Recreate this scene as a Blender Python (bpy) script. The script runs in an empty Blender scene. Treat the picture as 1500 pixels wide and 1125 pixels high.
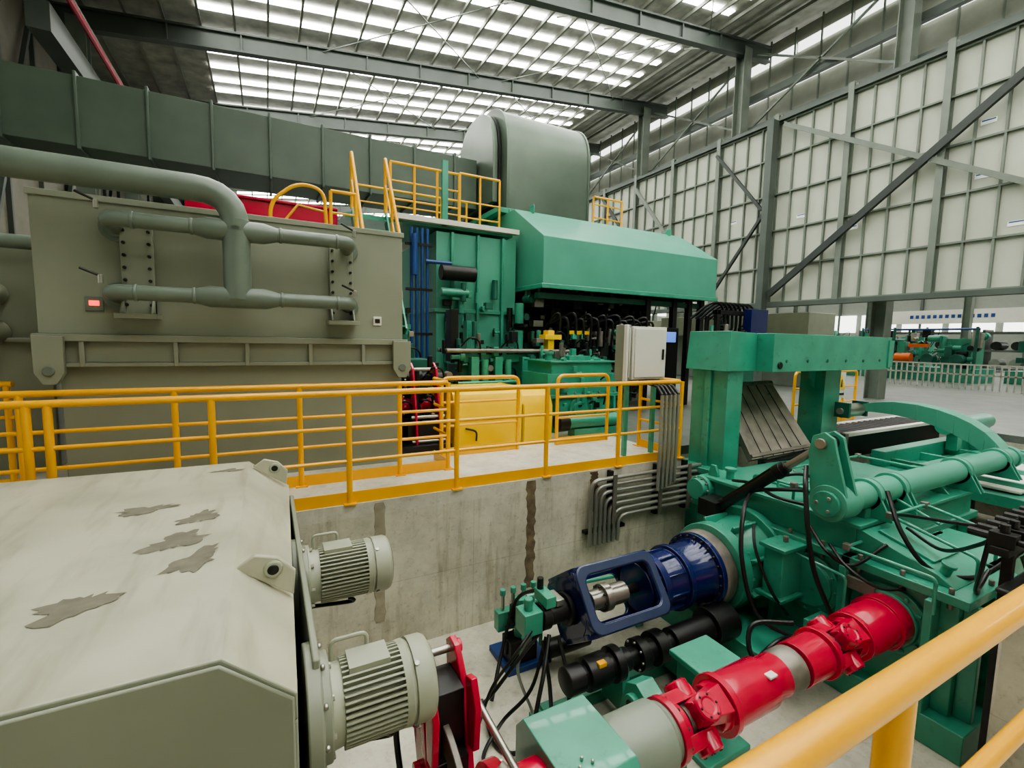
import bpy, bmesh, math, random
from mathutils import Vector, Matrix
random.seed(4)
S=bpy.context.scene
# ---------------------------------------------------------------- materials
def nodes(name):
    m=bpy.data.materials.new(name); m.use_nodes=True
    nt=m.node_tree; b=nt.nodes['Principled BSDF']; return m,nt,b
def paint(name,col,rough=.45,var=.25,metal=0,scale=3,bump=.03,dirt=None,dirt_amt=.0,coat=0):
    m,nt,b=nodes(name); N=nt.nodes; L=nt.links
    tc=N.new('ShaderNodeTexCoord')
    n=N.new('ShaderNodeTexNoise'); n.inputs['Scale'].default_value=scale; n.inputs['Detail'].default_value=6
    L.new(tc.outputs['Object'],n.inputs['Vector'])
    r=N.new('ShaderNodeValToRGB'); r.color_ramp.elements[0].position=.3; r.color_ramp.elements[1].position=.75
    d=[c*(1-var) for c in col]; r.color_ramp.elements[0].color=(*d,1); r.color_ramp.elements[1].color=(*col,1)
    L.new(n.outputs['Fac'],r.inputs['Fac']); out=r.outputs['Color']
    if dirt:
        n2=N.new('ShaderNodeTexNoise'); n2.inputs['Scale'].default_value=scale*2.3; n2.inputs['Detail'].default_value=9; n2.inputs['Roughness'].default_value=.7
        L.new(tc.outputs['Object'],n2.inputs['Vector'])
        r2=N.new('ShaderNodeValToRGB'); r2.color_ramp.elements[0].position=.62-dirt_amt; r2.color_ramp.elements[1].position=.72-dirt_amt*.6
        r2.color_ramp.elements[0].color=(0,0,0,1); r2.color_ramp.elements[1].color=(.7,.7,.7,1)
        L.new(n2.outputs['Fac'],r2.inputs['Fac'])
        mx=N.new('ShaderNodeMix'); mx.data_type='RGBA'; L.new(r2.outputs['Color'],mx.inputs[0]); L.new(out,mx.inputs[6]); mx.inputs[7].default_value=(*dirt,1)
        out=mx.outputs[2]
    L.new(out,b.inputs['Base Color'])
    b.inputs['Roughness'].default_value=rough; b.inputs['Metallic'].default_value=metal
    b.inputs['Coat Weight'].default_value=coat
    if bump:
        bp=N.new('ShaderNodeBump'); bp.inputs['Strength'].default_value=bump; bp.inputs['Distance'].default_value=.05
        L.new(n.outputs['Fac'],bp.inputs['Height']); L.new(bp.outputs['Normal'],b.inputs['Normal'])
    return m
def emit(name,col,s):
    m,nt,b=nodes(name); b.inputs['Base Color'].default_value=(*col,1); b.inputs['Emission Color'].default_value=(*col,1); b.inputs['Emission Strength'].default_value=s; return m
GREEN=paint('green_paint',(.062,.335,.225),.30,.25,coat=.25,dirt=(.035,.13,.085),dirt_amt=.04)
GREEN2=paint('green_paint_matte',(.085,.345,.24),.42,.15,scale=1.2)
DGREEN=paint('dark_green_paint',(.022,.145,.10),.45,.4)
GREY=paint('grey_green_paint',(.265,.285,.215),.36,.14,scale=1.5)
LGREY=paint('motor_grey_paint',(.38,.40,.30),.4,.15)
PIPEG=paint('pipe_grey_green',(.16,.20,.16),.34,.2)
DUCT=paint('duct_grey_green',(.085,.12,.088),.5,.25,scale=1.2)
STACKM=paint('stack_sheet_green',(.14,.18,.14),.30,.25,scale=1.0,metal=.45)
YEL=paint('yellow_paint',(.90,.44,.010),.32,.1,coat=.2)
YEL2=paint('yellow_guard_paint',(.90,.58,.01),.38,.08)
RED=paint('red_paint',(.55,.004,.045),.22,.2,coat=.3)
BLUE=paint('blue_paint',(.008,.016,.10),.18,.2,coat=.5)
BLUE_E=paint('blue_edge_paint',(.035,.05,.11),.25,.2,coat=.4)
BLUE2=paint('blue_pipe_paint',(.02,.07,.25),.4,.2)
BLACK=paint('black_rubber',(.010,.010,.010),.38,.3)
DARK=paint('dark_steel',(.030,.030,.028),.4,.4,metal=.5)
STEEL=paint('bare_steel',(.5,.48,.42),.28,.3,metal=.85)
OLDST=paint('worn_steel',(.30,.27,.23),.42,.5,metal=.5,scale=6)
PLATE=paint('worn_table_plate',(.36,.32,.27),.4,.5,metal=.2,scale=5)
CHROME=paint('conduit_steel',(.36,.36,.31),.3,.25,metal=.6)
WHITE=paint('white_paint',(.68,.67,.60),.4,.06)
PANEL=paint('wall_panel',(.50,.525,.43),.5,.16,scale=.6)
STUD=paint('stud_grey',(.17,.20,.165),.45,.2)
BEAM=paint('structure_grey',(.085,.105,.09),.5,.25,scale=1)
PURL=paint('purlin_galv',(.27,.28,.235),.45,.3,scale=1)
BRACE=paint('brace_dark',(.035,.045,.04),.5,.25)
FOIL=paint('roof_foil',(.44,.44,.375),.45,.5,scale=2.5)
ORANGE=paint('orange_paint',(.75,.14,.02),.4,.1)
SKY=emit('skylight_glow',(1,1,.95),15)
WIN=emit('window_glow',(.97,1,.95),2.2)
LED=emit('led_red',(1,.03,.02),3)
SCR=emit('screen_glow',(.1,.2,.6),1)
RUST=paint('joint_rust',(.14,.09,.05),.85,.6,scale=9)
def stained_lit():
    m,nt,b=nodes('gearbox_scuffed_lit_paint'); N=nt.nodes; L=nt.links
    tc=N.new('ShaderNodeTexCoord')
    n=N.new('ShaderNodeTexNoise'); n.inputs['Scale'].default_value=2; n.inputs['Detail'].default_value=8; L.new(tc.outputs['Object'],n.inputs['Vector'])
    mp=N.new('ShaderNodeMapping'); mp.inputs['Scale'].default_value=(6,.9,1); L.new(tc.outputs['Object'],mp.inputs['Vector'])
    n2=N.new('ShaderNodeTexNoise'); n2.inputs['Scale'].default_value=1.6; n2.inputs['Detail'].default_value=6; L.new(mp.outputs[0],n2.inputs['Vector'])
    r=N.new('ShaderNodeValToRGB'); r.color_ramp.elements[0].position=.3; r.color_ramp.elements[1].position=.6
    r.color_ramp.elements[0].color=(.34,.34,.25,1); r.color_ramp.elements[1].color=(.46,.455,.345,1); L.new(n.outputs['Fac'],r.inputs['Fac'])  # paler than the grey body: overhead light painted into the base; blotches are stains
    r2=N.new('ShaderNodeValToRGB'); r2.color_ramp.elements[0].position=.52; r2.color_ramp.elements[1].position=.72
    r2.color_ramp.elements[0].color=(0,0,0,1); r2.color_ramp.elements[1].color=(.6,.6,.6,1); L.new(n2.outputs['Fac'],r2.inputs['Fac'])
    mx=N.new('ShaderNodeMix'); mx.data_type='RGBA'; L.new(r2.outputs[0],mx.inputs[0]); L.new(r.outputs[0],mx.inputs[6]); mx.inputs[7].default_value=(.22,.21,.15,1)
    L.new(mx.outputs[2],b.inputs['Base Color']); b.inputs['Roughness'].default_value=.42
    return m
SCUFF_LIT=stained_lit()
DUST=paint('dust_patch',(.19,.18,.13),.8,.35,scale=14)
def concrete(name,base,streak,line=True,rough=.8):
    m,nt,b=nodes(name); N=nt.nodes; L=nt.links
    tc=N.new('ShaderNodeTexCoord')
    n=N.new('ShaderNodeTexNoise'); n.inputs['Scale'].default_value=1.3; n.inputs['Detail'].default_value=12; n.inputs['Roughness'].default_value=.72; L.new(tc.outputs['Object'],n.inputs['Vector'])
    r=N.new('ShaderNodeValToRGB'); r.color_ramp.elements[0].position=.34; r.color_ramp.elements[1].position=.6
    r.color_ramp.elements[0].color=(*[c*.62 for c in base],1); r.color_ramp.elements[1].color=(*base,1); L.new(n.outputs['Fac'],r.inputs['Fac'])
    mp=N.new('ShaderNodeMapping'); mp.inputs['Scale'].default_value=(3,3,.35); L.new(tc.outputs['Object'],mp.inputs['Vector'])
    n2=N.new('ShaderNodeTexNoise'); n2.inputs['Scale'].default_value=2.2; n2.inputs['Detail'].default_value=9; n2.inputs['Roughness'].default_value=.65; L.new(mp.outputs[0],n2.inputs['Vector'])
    r2=N.new('ShaderNodeValToRGB'); r2.color_ramp.elements[0].position=.52; r2.color_ramp.elements[1].position=.78
    r2.color_ramp.elements[0].color=(0,0,0,1); r2.color_ramp.elements[1].color=(streak,streak,streak,1); L.new(n2.outputs['Fac'],r2.inputs['Fac'])
    mx=N.new('ShaderNodeMix'); mx.data_type='RGBA'; L.new(r2.outputs[0],mx.inputs[0]); L.new(r.outputs[0],mx.inputs[6]); mx.inputs[7].default_value=(.16,.115,.065,1)
    out=mx.outputs[2]
    n4=N.new('ShaderNodeTexNoise'); n4.inputs['Scale'].default_value=14; n4.inputs['Detail'].default_value=6; n4.inputs['Roughness'].default_value=.8; L.new(tc.outputs['Object'],n4.inputs['Vector'])
    r4=N.new('ShaderNodeValToRGB'); r4.color_ramp.elements[0].position=.33; r4.color_ramp.elements[1].position=.45; r4.color_ramp.elements[0].color=(.6,.58,.52,1); r4.color_ramp.elements[1].color=(1,1,1,1); L.new(n4.outputs['Fac'],r4.inputs['Fac'])
    m4=N.new('ShaderNodeMix'); m4.data_type='RGBA'; m4.blend_type='MULTIPLY'; m4.inputs[0].default_value=.7; L.new(out,m4.inputs[6]); L.new(r4.outputs[0],m4.inputs[7]); out=m4.outputs[2]
    if line:
        mp3=N.new('ShaderNodeMapping'); mp3.inputs['Rotation'].default_value=(math.radians(90),0,0); L.new(tc.outputs['Object'],mp3.inputs['Vector'])
        br=N.new('ShaderNodeTexBrick'); br.offset=0; br.inputs['Scale'].default_value=1; br.inputs['Brick Width'].default_value=2.0; br.inputs['Row Height'].default_value=.9
        br.inputs['Mortar Size'].default_value=.004; br.inputs['Color1'].default_value=(1,1,1,1); br.inputs['Color2'].default_value=(.95,.95,.95,1); br.inputs['Mortar'].default_value=(.78,.78,.78,1)
        L.new(mp3.outputs[0],br.inputs['Vector'])
        m2=N.new('ShaderNodeMix'); m2.data_type='RGBA'; m2.blend_type='MULTIPLY'; m2.inputs[0].default_value=1; L.new(out,m2.inputs[6]); L.new(br.outputs['Color'],m2.inputs[7]); out=m2.outputs[2]
    L.new(out,b.inputs['Base Color']); b.inputs['Roughness'].default_value=rough
    bp=N.new('ShaderNodeBump'); bp.inputs['Strength'].default_value=.25; bp.inputs['Distance'].default_value=.02; L.new(n.outputs['Fac'],bp.inputs['Height']); L.new(bp.outputs[0],b.inputs['Normal'])
    return m
CONC=concrete('pit_concrete',(.60,.57,.45),.75)
FLOORM=concrete('floor_concrete',(.60,.58,.47),.4,False,.55)
FLOORG=concrete('hall_floor_coating',(.15,.165,.145),.1,False,.45)

# ---------------------------------------------------------------- mesh builder
class B:
    def __init__(s,name): s.name=name; s.bm=bmesh.new(); s.mats=[]
    def m(s,mat):
        if mat not in s.mats: s.mats.append(mat)
        return s.mats.index(mat)
    def face(s,vs,mat):
        try:
            f=s.bm.faces.new(vs); f.material_index=s.m(mat); f.smooth=True; return f
        except ValueError: return None
    def hexa(s,p,mat,skip=()):
        v=[s.bm.verts.new(q) for q in p]
        for i,ix in enumerate([(3,2,1,0),(4,5,6,7),(0,1,5,4),(1,2,6,5),(2,3,7,6),(3,0,4,7)]):
            if i not in skip: s.face([v[k] for k in ix],mat)
    def box(s,x0,x1,y0,y1,z0,z1,mat,M=None):
        p=[(x0,y0,z0),(x1,y0,z0),(x1,y1,z0),(x0,y1,z0),(x0,y0,z1),(x1,y0,z1),(x1,y1,z1),(x0,y1,z1)]
        if M: p=[M@Vector(q) for q in p]
        s.hexa(p,mat)
    def prism(s,pts,axis,a0,a1,mat,skip=()):
        def mk(q,a): return {'x':(a,q[0],q[1]),'y':(q[0],a,q[1]),'z':(q[0],q[1],a)}[axis]
        A=[s.bm.verts.new(mk(q,a0)) for q in pts]; C=[s.bm.verts.new(mk(q,a1)) for q in pts]
        n=len(pts); s.face(A[::-1],mat); s.face(C,mat)
        for i in range(n):
            if i in skip: continue
            s.face([A[i],A[(i+1)%n],C[(i+1)%n],C[i]],mat)
    def bar(s,p0,p1,w,h,mat,up=(0,0,1)):
        p0=Vector(p0);p1=Vector(p1); d=(p1-p0).normalized(); u=Vector(up)
        if abs(d.dot(u))>.98: u=Vector((0,1,0))
        r=d.cross(u).normalized(); u=r.cross(d)
        q=[]
        for p in (p0,p1):
            q+= [p-r*w/2-u*h/2,p+r*w/2-u*h/2,p+r*w/2+u*h/2,p-r*w/2+u*h/2]
        s.hexa(q,mat)
    def lathe(s,p,d,prof,mat,n=28,cap=(True,True)):
        p=Vector(p); d=Vector(d).normalized(); u=Vector((0,0,1)) if abs(d.z)<.9 else Vector((1,0,0))
        r=d.cross(u).normalized(); u=r.cross(d); rings=[]
        for t,rad in prof:
            rings.append([s.bm.verts.new(p+d*t+(r*math.cos(2*math.pi*i/n)+u*math.sin(2*math.pi*i/n))*max(rad,1e-4)) for i in range(n)])
        for a,b in zip(rings,rings[1:]):
            for i in range(n): s.face([a[i],a[(i+1)%n],b[(i+1)%n],b[i]],mat)
        if cap[0]: s.face(rings[0][::-1],mat)
        if cap[1]: s.face(rings[-1],mat)
    def cyl(s,p0,p1,r,mat,r1=None,n=20):
        p0=Vector(p0);p1=Vector(p1); s.lathe(p0,p1-p0,[(0,r),((p1-p0).length,r if r1 is None else r1)],mat,n)
    def tube(s,pts,r,mat,n=10,fil=0,smooth=False):
        pts=[Vector(p) for p in pts]
        if smooth and len(pts)>2:
            q=[pts[0]*2-pts[1]]+pts+[pts[-1]*2-pts[-2]]; o=[]
            for i in range(1,len(q)-2):
                for k in range(7):
                    t=k/7; a,b,c,d=q[i-1],q[i],q[i+1],q[i+2]
                    o.append(.5*((2*b)+(c-a)*t+(2*a-5*b+4*c-d)*t*t+(3*b-a-3*c+d)*t**3))
            o.append(pts[-1]); pts=o
        elif fil:
            o=[pts[0]]
            for i in range(1,len(pts)-1):
                a,b,c=pts[i-1],pts[i],pts[i+1]
                f=min(fil,(a-b).length*.48,(c-b).length*.48)
                s0=b+(a-b).normalized()*f; s1=b+(c-b).normalized()*f
                for k in range(7):
                    t=k/6; o.append(s0*(1-t)**2+b*2*t*(1-t)+s1*t*t)
            o.append(pts[-1]); pts=o
        rings=[]; u=None
        for i,p in enumerate(pts):
            d=((pts[min(i+1,len(pts)-1)]-pts[max(i-1,0)])).normalized()
            if u is None:
                u=Vector((0,0,1)) if abs(d.z)<.9 else Vector((1,0,0))
            u=(u-d*u.dot(d)).normalized(); v=d.cross(u)
            rings.append([s.bm.verts.new(p+(u*math.cos(2*math.pi*k/n)+v*math.sin(2*math.pi*k/n))*r) for k in range(n)])
        for a,b in zip(rings,rings[1:]):
            for i in range(n): s.face([a[i],a[(i+1)%n],b[(i+1)%n],b[i]],mat)
        s.face(rings[0][::-1],mat); s.face(rings[-1],mat)
    def bolts(s,c,d,R,n,r,h,mat,ph=0):
        c=Vector(c); d=Vector(d).normalized(); u=Vector((0,0,1)) if abs(d.z)<.9 else Vector((1,0,0))
        rr=d.cross(u).normalized(); u=rr.cross(d)
        for i in range(n):
            a=2*math.pi*i/n+ph; q=c+(rr*math.cos(a)+u*math.sin(a))*R
            s.lathe(q,d,[(0,r),(h,r)],mat,6)
    def frame(s,c,u,v,w,h,bw,th,mat,ro=.08,ri=.06):
        c=Vector(c);u=Vector(u).normalized();v=Vector(v).normalized();nn=u.cross(v)
        def rr(w,h,r):
            o=[]
            for cx,cy,a0 in ((w/2-r,h/2-r,0),(-w/2+r,h/2-r,90),(-w/2+r,-h/2+r,180),(w/2-r,-h/2+r,270)):
                for k in range(6):
                    a=math.radians(a0+18*k); o.append((cx+r*math.cos(a),cy+r*math.sin(a)))
            return o
        O=rr(w,h,ro); I=rr(w-2*bw,h-2*bw,ri); L=[]
        for off,P in ((th/2,O),(th/2,I),(-th/2,I),(-th/2,O)):
            L.append([s.bm.verts.new(c+u*x+v*y+nn*off) for x,y in P])
        n=len(O)
        for a in range(4):
            A=L[a];C=L[(a+1)%4]
            for i in range(n): s.face([A[i],A[(i+1)%n],C[(i+1)%n],C[i]],mat)
    def finish(s,bevel=0.006,seg=2,ang=35):
        bmesh.ops.recalc_face_normals(s.bm,faces=s.bm.faces)
        me=bpy.data.meshes.new(s.name); s.bm.to_mesh(me); s.bm.free()
        for m in s.mats: me.materials.append(m)
        me.set_sharp_from_angle(angle=math.radians(ang))
        o=bpy.data.objects.new(s.name,me); S.collection.objects.link(o)
        if bevel:
            md=o.modifiers.new('bevel','BEVEL'); md.width=bevel; md.segments=seg; md.limit_method='ANGLE'; md.angle_limit=math.radians(50); md.harden_normals=False
        return o
def clutter(b,x0,x1,y0,y1,z0,z1,n,mats,s0=.06,s1=.25):
    for i in range(n):
        x=random.uniform(x0,x1);y=random.uniform(y0,y1);z=random.uniform(z0,z1);m=random.choice(mats);k=random.random();s=random.uniform(s0,s1)
        if k<.4: b.box(x,x+s,y,y+s*.8,z,z+s*random.uniform(.5,1.6),m)
        elif k<.6: b.cyl((x,y,z),(x,y,z+s*2),s*.3,m,n=12)
        elif k<.75: b.lathe((x,y,z),(1,0,0),[(0,s*.25),(s,s*.25),(s,s*.4),(s*1.5,s*.4)],m,14)
        elif k<.85: b.cyl((x,y,z),(x,y-s,z),s*.35,m,n=12)
        else: b.tube([(x,y,z),(x+s*.6,y-s*1.2,z+s),(x+s*1.8,y-s,z+s*.5),(x+s*2.4,y,z-s*1.5)],.018,BLACK,6,smooth=True)

# ---------------------------------------------------------------- room shell
PZ=-1.65
b=B('floor')
for x0,x1,y0,y1,mt in [(-20,5.3,4.65,8.2,FLOORM),(-20,5.3,8.2,60,FLOORG),(5.3,12.6,5.2,60,FLOORG),(12.6,64,-10,60,FLOORG),(-20,12.6,-10,.3,FLOORM),(-20,-4,.3,4.65,FLOORM)]:
    b.box(x0,x1,y0,y1,-.14,0,mt)
b.finish(0)
b=B('floor_pit'); b.box(-4,12.6,.3,5.2,PZ-.15,PZ,FLOORM); b.finish(0)
b=B('wall_pit')
b.box(-4,5.3,4.65,4.95,PZ,-.14,CONC); b.box(5.3,12.6,5.2,5.5,PZ,-.14,CONC); b.box(12.6,12.9,.3,5.5,PZ,-.14,CONC)
b.box(5.1,5.3,4.95,5.5,PZ,-.14,CONC); b.box(-4,12.6,0,.3,PZ,-.14,CONC); b.box(-4.3,-4,0,4.95,PZ,-.14,CONC)
RUST2=paint('joint_faint',(.38,.34,.25),.85,.4,scale=8); RUST3=paint('joint_brown',(.24,.18,.11),.85,.6,scale=9)
def ragged(x,w,z0,z1,mat,amp=.02):
    n=26; L=[];R_=[]
    for i in range(n+1):
        z=z0+(z1-z0)*i/n; L.append((x-w/2+random.uniform(-amp,amp),z)); R_.append((x+w/2+random.uniform(-amp,amp),z))
    b.prism(L+R_[::-1],'y',4.645,4.652,mat)
ragged(2.74,.12,-1.35,-.02,RUST3,.018); ragged(3.68,.12,-.55,-.02,RUST); ragged(.96,.10,-1.3,-.02,RUST2,.012); b.finish(0)
b=B('concrete_pier'); b.box(4.42,5.4,.34,1.1,PZ,-.02,CONC); b.box(4.38,5.44,.32,1.14,-.02,.02,DARK); b.finish(.02)

def roofz(x): return 11.75+.12*x
b=B('ceiling')
b.hexa([(-14,-10,roofz(-14)),(19,-10,roofz(19)),(19,60,roofz(19)),(-14,60,roofz(-14)),(-14,-10,roofz(-14)+.1),(19,-10,roofz(19)+.1),(19,60,roofz(19)+.1),(-14,60,roofz(-14)+.1)],FOIL)
b.hexa([(19,-10,14.03),(64,-10,13),(64,60,13),(19,60,14.03),(19,-10,14.13),(64,-10,13.1),(64,60,13.1),(19,60,14.13)],FOIL)
b.finish(0)
b=B('skylight_strips')
for k in range(-2,8):
    y0=2.1+5.5*k
    for oy in (.55,1.6,2.65,3.7,4.6):
        y=y0+oy; x0,x1=-1.6,15.2
        z=-.03
        b.hexa([(x0,y,roofz(x0)+z-.02),(x1,y,roofz(x1)+z-.02),(x1,y+.28,roofz(x1)+z-.02),(x0,y+.28,roofz(x0)+z-.02),(x0,y,roofz(x0)+z),(x1,y,roofz(x1)+z),(x1,y+.28,roofz(x1)+z),(x0,y+.28,roofz(x0)+z)],SKY)
    b.box(22,60,y0+2,y0+2.6,12.8,12.85,SKY)
b.finish(0)
b=B('roof_purlins')
x=-13
while x<18:
    z=roofz(x)-.06; b.box(x-.025,x+.025,-8,58,z-.11,z,PURL); b.box(x-.03,x+.04,-8,58,z-.13,z-.10,PURL); x+=.95
b.finish(0)
b=B('roof_rafters')
for k in range(0,10):
    y=2.1+5.5*k
    for x0,x1 in ((-14,18.5),):
        z0,z1=roofz(x0)-.28,roofz(x1)-.28
        for (dz0,dz1,w) in ((-.06,0,.13),(-.6,-.54,.13),(-.54,-.06,.02)):
            b.hexa([(x0,y-w,z0+dz0),(x1,y-w,z1+dz0),(x1,y+w,z1+dz0),(x0,y+w,z0+dz0),(x0,y-w,z0+dz1),(x1,y-w,z1+dz1),(x1,y+w,z1+dz1),(x0,y+w,z0+dz1)],BEAM)
    for x in range(-3,17,2):
        b.bar((x,y,roofz(x)-.85),(x+.0,y+1.2,roofz(x)-.3),.04,.04,PURL)
        b.box(x+.5,x+.54,y-.11,y+.11,roofz(x+.5)-.84,roofz(x+.5)-.32,BEAM)
for k in range(1,7):
    y=2.1+5.5*k
    for xa in (2,9):
        b.bar((xa,y,roofz(xa)-.4),(xa+6,y+5.5,roofz(xa+6)-.4),.03,.03,STUD); b.bar((xa+6,y,roofz(xa+6)-.4),(xa,y+5.5,roofz(xa)-.4),.03,.03,STUD)
b.finish(0)
b=B('building_columns')
for k in range(1,10):
    y=2.1+5.5*k
    for X,t in ((17,13.2),(-4.6,10.6),(40,12.9)):
        if X<0 and k<3: continue
        b.box(X-.22,X+.22,y-.2,y-.17,0,t,STUD); b.box(X-.22,X+.22,y+.17,y+.2,0,t,STUD); b.box(X-.02,X+.02,y-.17,y+.17,0,t,STUD)
b.finish(0)
b=B('eave_beams')
b.box(17.3,17.6,-8,58,9.9,10.25,BEAM); b.box(17.5,17.7,-8,58,11.3,11.55,BEAM)
b.box(-4.3,-3.9,14,58,8.0,8.6,BEAM)
for k in range(1,9):
    y=2.1+5.5*k
    b.bar((17.4,y+.3,10.3),(17.4,y+5.2,13.0),.07,.07,STUD); b.bar((17.4,y+5.2,10.3),(17.4,y+.3,13.0),.07,.07,STUD)
b.finish(0)
b=B('window_clerestory')
for y in range(-6,56,2):
    for z in (10.5,11.8,13.0): b.box(18.6,18.65,y+.04,y+1.96,z,z+.34,WIN)
b.finish(0)
b=B('wall_clerestory'); b.box(18.7,18.8,-8,58,9,13.9,paint('clerestory_panel',(.28,.29,.235),.5,.2))
for y in range(-6,56,1): b.box(18.5,18.56,y,y+.05,9,13.9,STUD)
b.finish(0)

# right partition wall
b=B('wall_right')
WX=16.0; zb,zt=3.1,9.3
b.box(WX,WX+.06,-2,24,zb,zt,PANEL)
posts=[6.06+2.33*k for k in range(-3,8)]
for y in posts:
    b.box(WX-.22,WX-.19,y-.08,y+.08,zb-.1,zt+.25,STUD); b.box(WX-.19,WX-.0,y-.012,y+.012,zb-.1,zt+.25,STUD); b.box(WX-.03,WX,y-.09,y+.09,zb-.1,zt+.25,STUD)
    for j in (1,2,3): b.box(WX-.09,WX,y+j*.5825-.025,y+j*.5825+.025,zb,zt,STUD)
for z in (zb,4.35,5.6,6.85,8.1,zt-.06):
    b.box(WX-.10,WX-.0,-2,24,z,z+.05,STUD)
b.box(WX-.24,WX+.1,-2,24,zb-.14,zb,BEAM); b.box(WX-.2,WX+.1,-2,24,zt,zt+.12,BEAM)
b.bar((WX-.3,4.66-1.2,8.95),(WX-.3,10.5,3.4),.12,.2,BRACE); b.bar((WX-.26,10.4,9.1),(WX-.26,3.6,5.05),.08,.14,STUD)
b.bar((WX-.3,13.04,8.9),(WX-.3,11.0,6.4),.1,.1,BRACE); b.bar((WX-.3,12.9,3.6),(WX-.3,10.8,6.4),.1,.1,BRACE)
b.bar((WX-.3,17.6,8.9),(WX-.3,13.2,3.6),.1,.14,STUD); b.bar((WX-.3,20,9),(WX-.3,15.5,3.6),.1,.14,BRACE)
b.box(WX-.5,WX-.2,10.62,10.86,zb-3.1,zt,BEAM)
LBL=paint('panel_label',(.85,.87,.86),.5,.05)
for (y,z) in ((5.1,7.2),(5.1,5.9),(4.4,4.6),(8.0,5.2),(9.6,5.9),(12.2,6.2)): b.box(WX-.012,WX,y,y+.3,z,z+.12,LBL); b.box(WX-.014,WX-.012,y+.02,y+.28,z+.08,z+.11,BLUE2)
b.finish(0)
b=B('wall_left'); b.box(-5.6,-5.5,14,58,0,11,paint('left_wall_panel',(.20,.18,.14),.6,.2))
for y in range(14,58,2): b.box(-5.5,-5.4,y,y+.08,0,11,BEAM)
for y in range(14,56,4): b.bar((-5.35,y,2),(-5.35,y+4,10.5),.1,.1,BEAM)
b.finish(0)
b=B('wall_back'); b.box(-14,64,58,58.2,0,14,PANEL); b.finish(0)
b=B('window_back')
for x in range(-4,60,4): b.box(x+.2,x+3.6,57.85,57.95,6,9.5,WIN); b.box(x+.2,x+3.6,57.85,57.95,2,4.0,WIN)
b.finish(0)
b=B('wall_hall_side'); b.box(62,62.2,-10,58,0,13,paint('hall_wall',(.22,.24,.205),.6,.1))
for y in range(-8,58,4): b.box(61.7,62,y-.1,y+.1,0,13,BEAM)
b.finish(0)
b=B('window_hall_side')
for y in range(-6,56,4): b.box(61.8,61.95,y+.2,y+3.6,3.2,5.2,WIN)
b.finish(0)
b=B('overhead_pipes')
for i,(z,mm) in enumerate(((8.8,RED),(9.05,RED),(9.3,PIPEG))): b.tube([(-3.6-.1*i,9,z),(-3.6-.1*i,50,z)],.06,mm,8)
b.finish(0)
b=B('wall_front'); b.box(-14,64,-10.2,-10,0,14,paint('front_wall_panel',(.30,.31,.26),.6,.1)); b.finish(0)

# ---------------------------------------------------------------- railings
def railing(name,segs,kick=True,r=.03,h=1.1):
    b=B(name)
    for pts,posts in segs:
        b.tube([(x,y,z+h) for x,y,z in pts],r,YEL,12,fil=.12)
        for hh in (.76,.43): b.tube([(x,y,z+hh) for x,y,z in pts],r*.62,YEL,10)
        for x,y,z in posts: b.cyl((x,y,z),(x,y,z+h),r*.95,YEL,n=14); b.box(x-.06,x+.06,y-.06,y+.06,z,z+.012,YEL)
        if kick:
            for (p,q) in zip(pts,pts[1:]): b.bar((p[0],p[1],p[2]+.06),(q[0],q[1],q[2]+.06),.012,.12,YEL)
    return b.finish(0)
Yf=4.68
railing('pit_guard_railing',[([(-4,Yf,0),(5.2,Yf,0),(5.2,5.5,0)],[(x,Yf,0) for x in (-2.65,-1.6,-1.48,-.44,.68,1.8,2.95,4.07,5.2)]+[(5.2,5.5,0)])])
railing('walkway_railing',[([(-4,5.45,0),(1.98,5.45,0),(1.98,6.0,0)],[(x,5.45,0) for x in (-3,-1.9,-.81,.29,1.37,1.98)])])
def loop(b,x0,x1,y,z,h=1.1,r=.028):
    b.tube([(x0,y,z),(x0,y,z+h),(x1,y,z+h),(x1,y,z)],r,YEL,10,fil=.12)
    for hh in (.43,.76): b.tube([(x0,y,z+hh*h/1.1),(x1,y,z+hh*h/1.1)],r*.65,YEL,8)
    b.box(x0,x1,y-.006,y+.006,z,z+.12,YEL)
b=B('guard_barrier'); loop(b,2.1,3.3,6.05,0); loop(b,4.0,5.0,6.05,0); b.finish(0)
b=B('near_guard_railing')
b.tube([(-3,.333,1.09),(6,.333,1.09)],.027,YEL,32)
for hh in (.755,.43): b.tube([(-3,.333,hh),(6,.333,hh)],.018,YEL,20)
for x in (-2.2,-.2,.91,2.2,3.4,4.3): b.cyl((x,.333,0),(x,.333,1.09),.026,YEL,n=28)
b.finish(0)
railing('side_guard_railing',[([(-6,7.0,0),(-2.3,6.5,0)],[(-4.2,6.76,0),(-2.35,6.51,0)])])

# ---------------------------------------------------------------- near-left gearbox
b=B('reduction_gearbox')
y0,y1=1.68,4.35
b.hexa([(-3.2,y0,PZ),(.06,y0,PZ),(.13,y1,PZ),(-3.2,y1,PZ),(-3.2,y0,.30),(.06,y0,.30),(.13,y1,.30),(-3.2,y1,.30)],GREY)
def sec(y,xr,zr): return [(-3.2,y,.30),(xr,y,.30),(xr,y,zr),(-.16,y,.60),(-3.2,y,.62)]
A=[b.bm.verts.new(q) for q in sec(y0,.06,.40)]; C=[b.bm.verts.new(q) for q in sec(y1,.13,.36)]
b.face(A[::-1],GREY); b.face(C,GREY)
for i in range(5): b.face([A[i],A[(i+1)%5],C[(i+1)%5],C[i]],SCUFF_LIT)
b.prism([(-3.2,PZ+.02),(.05,PZ+.02),(.05,.395),(-.165,.585),(-3.2,.605)],'y',y0-.015,y0,GREY)
b.box(.13,.16,y0+.3,y1-.1,PZ,.3,GREY)
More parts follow.
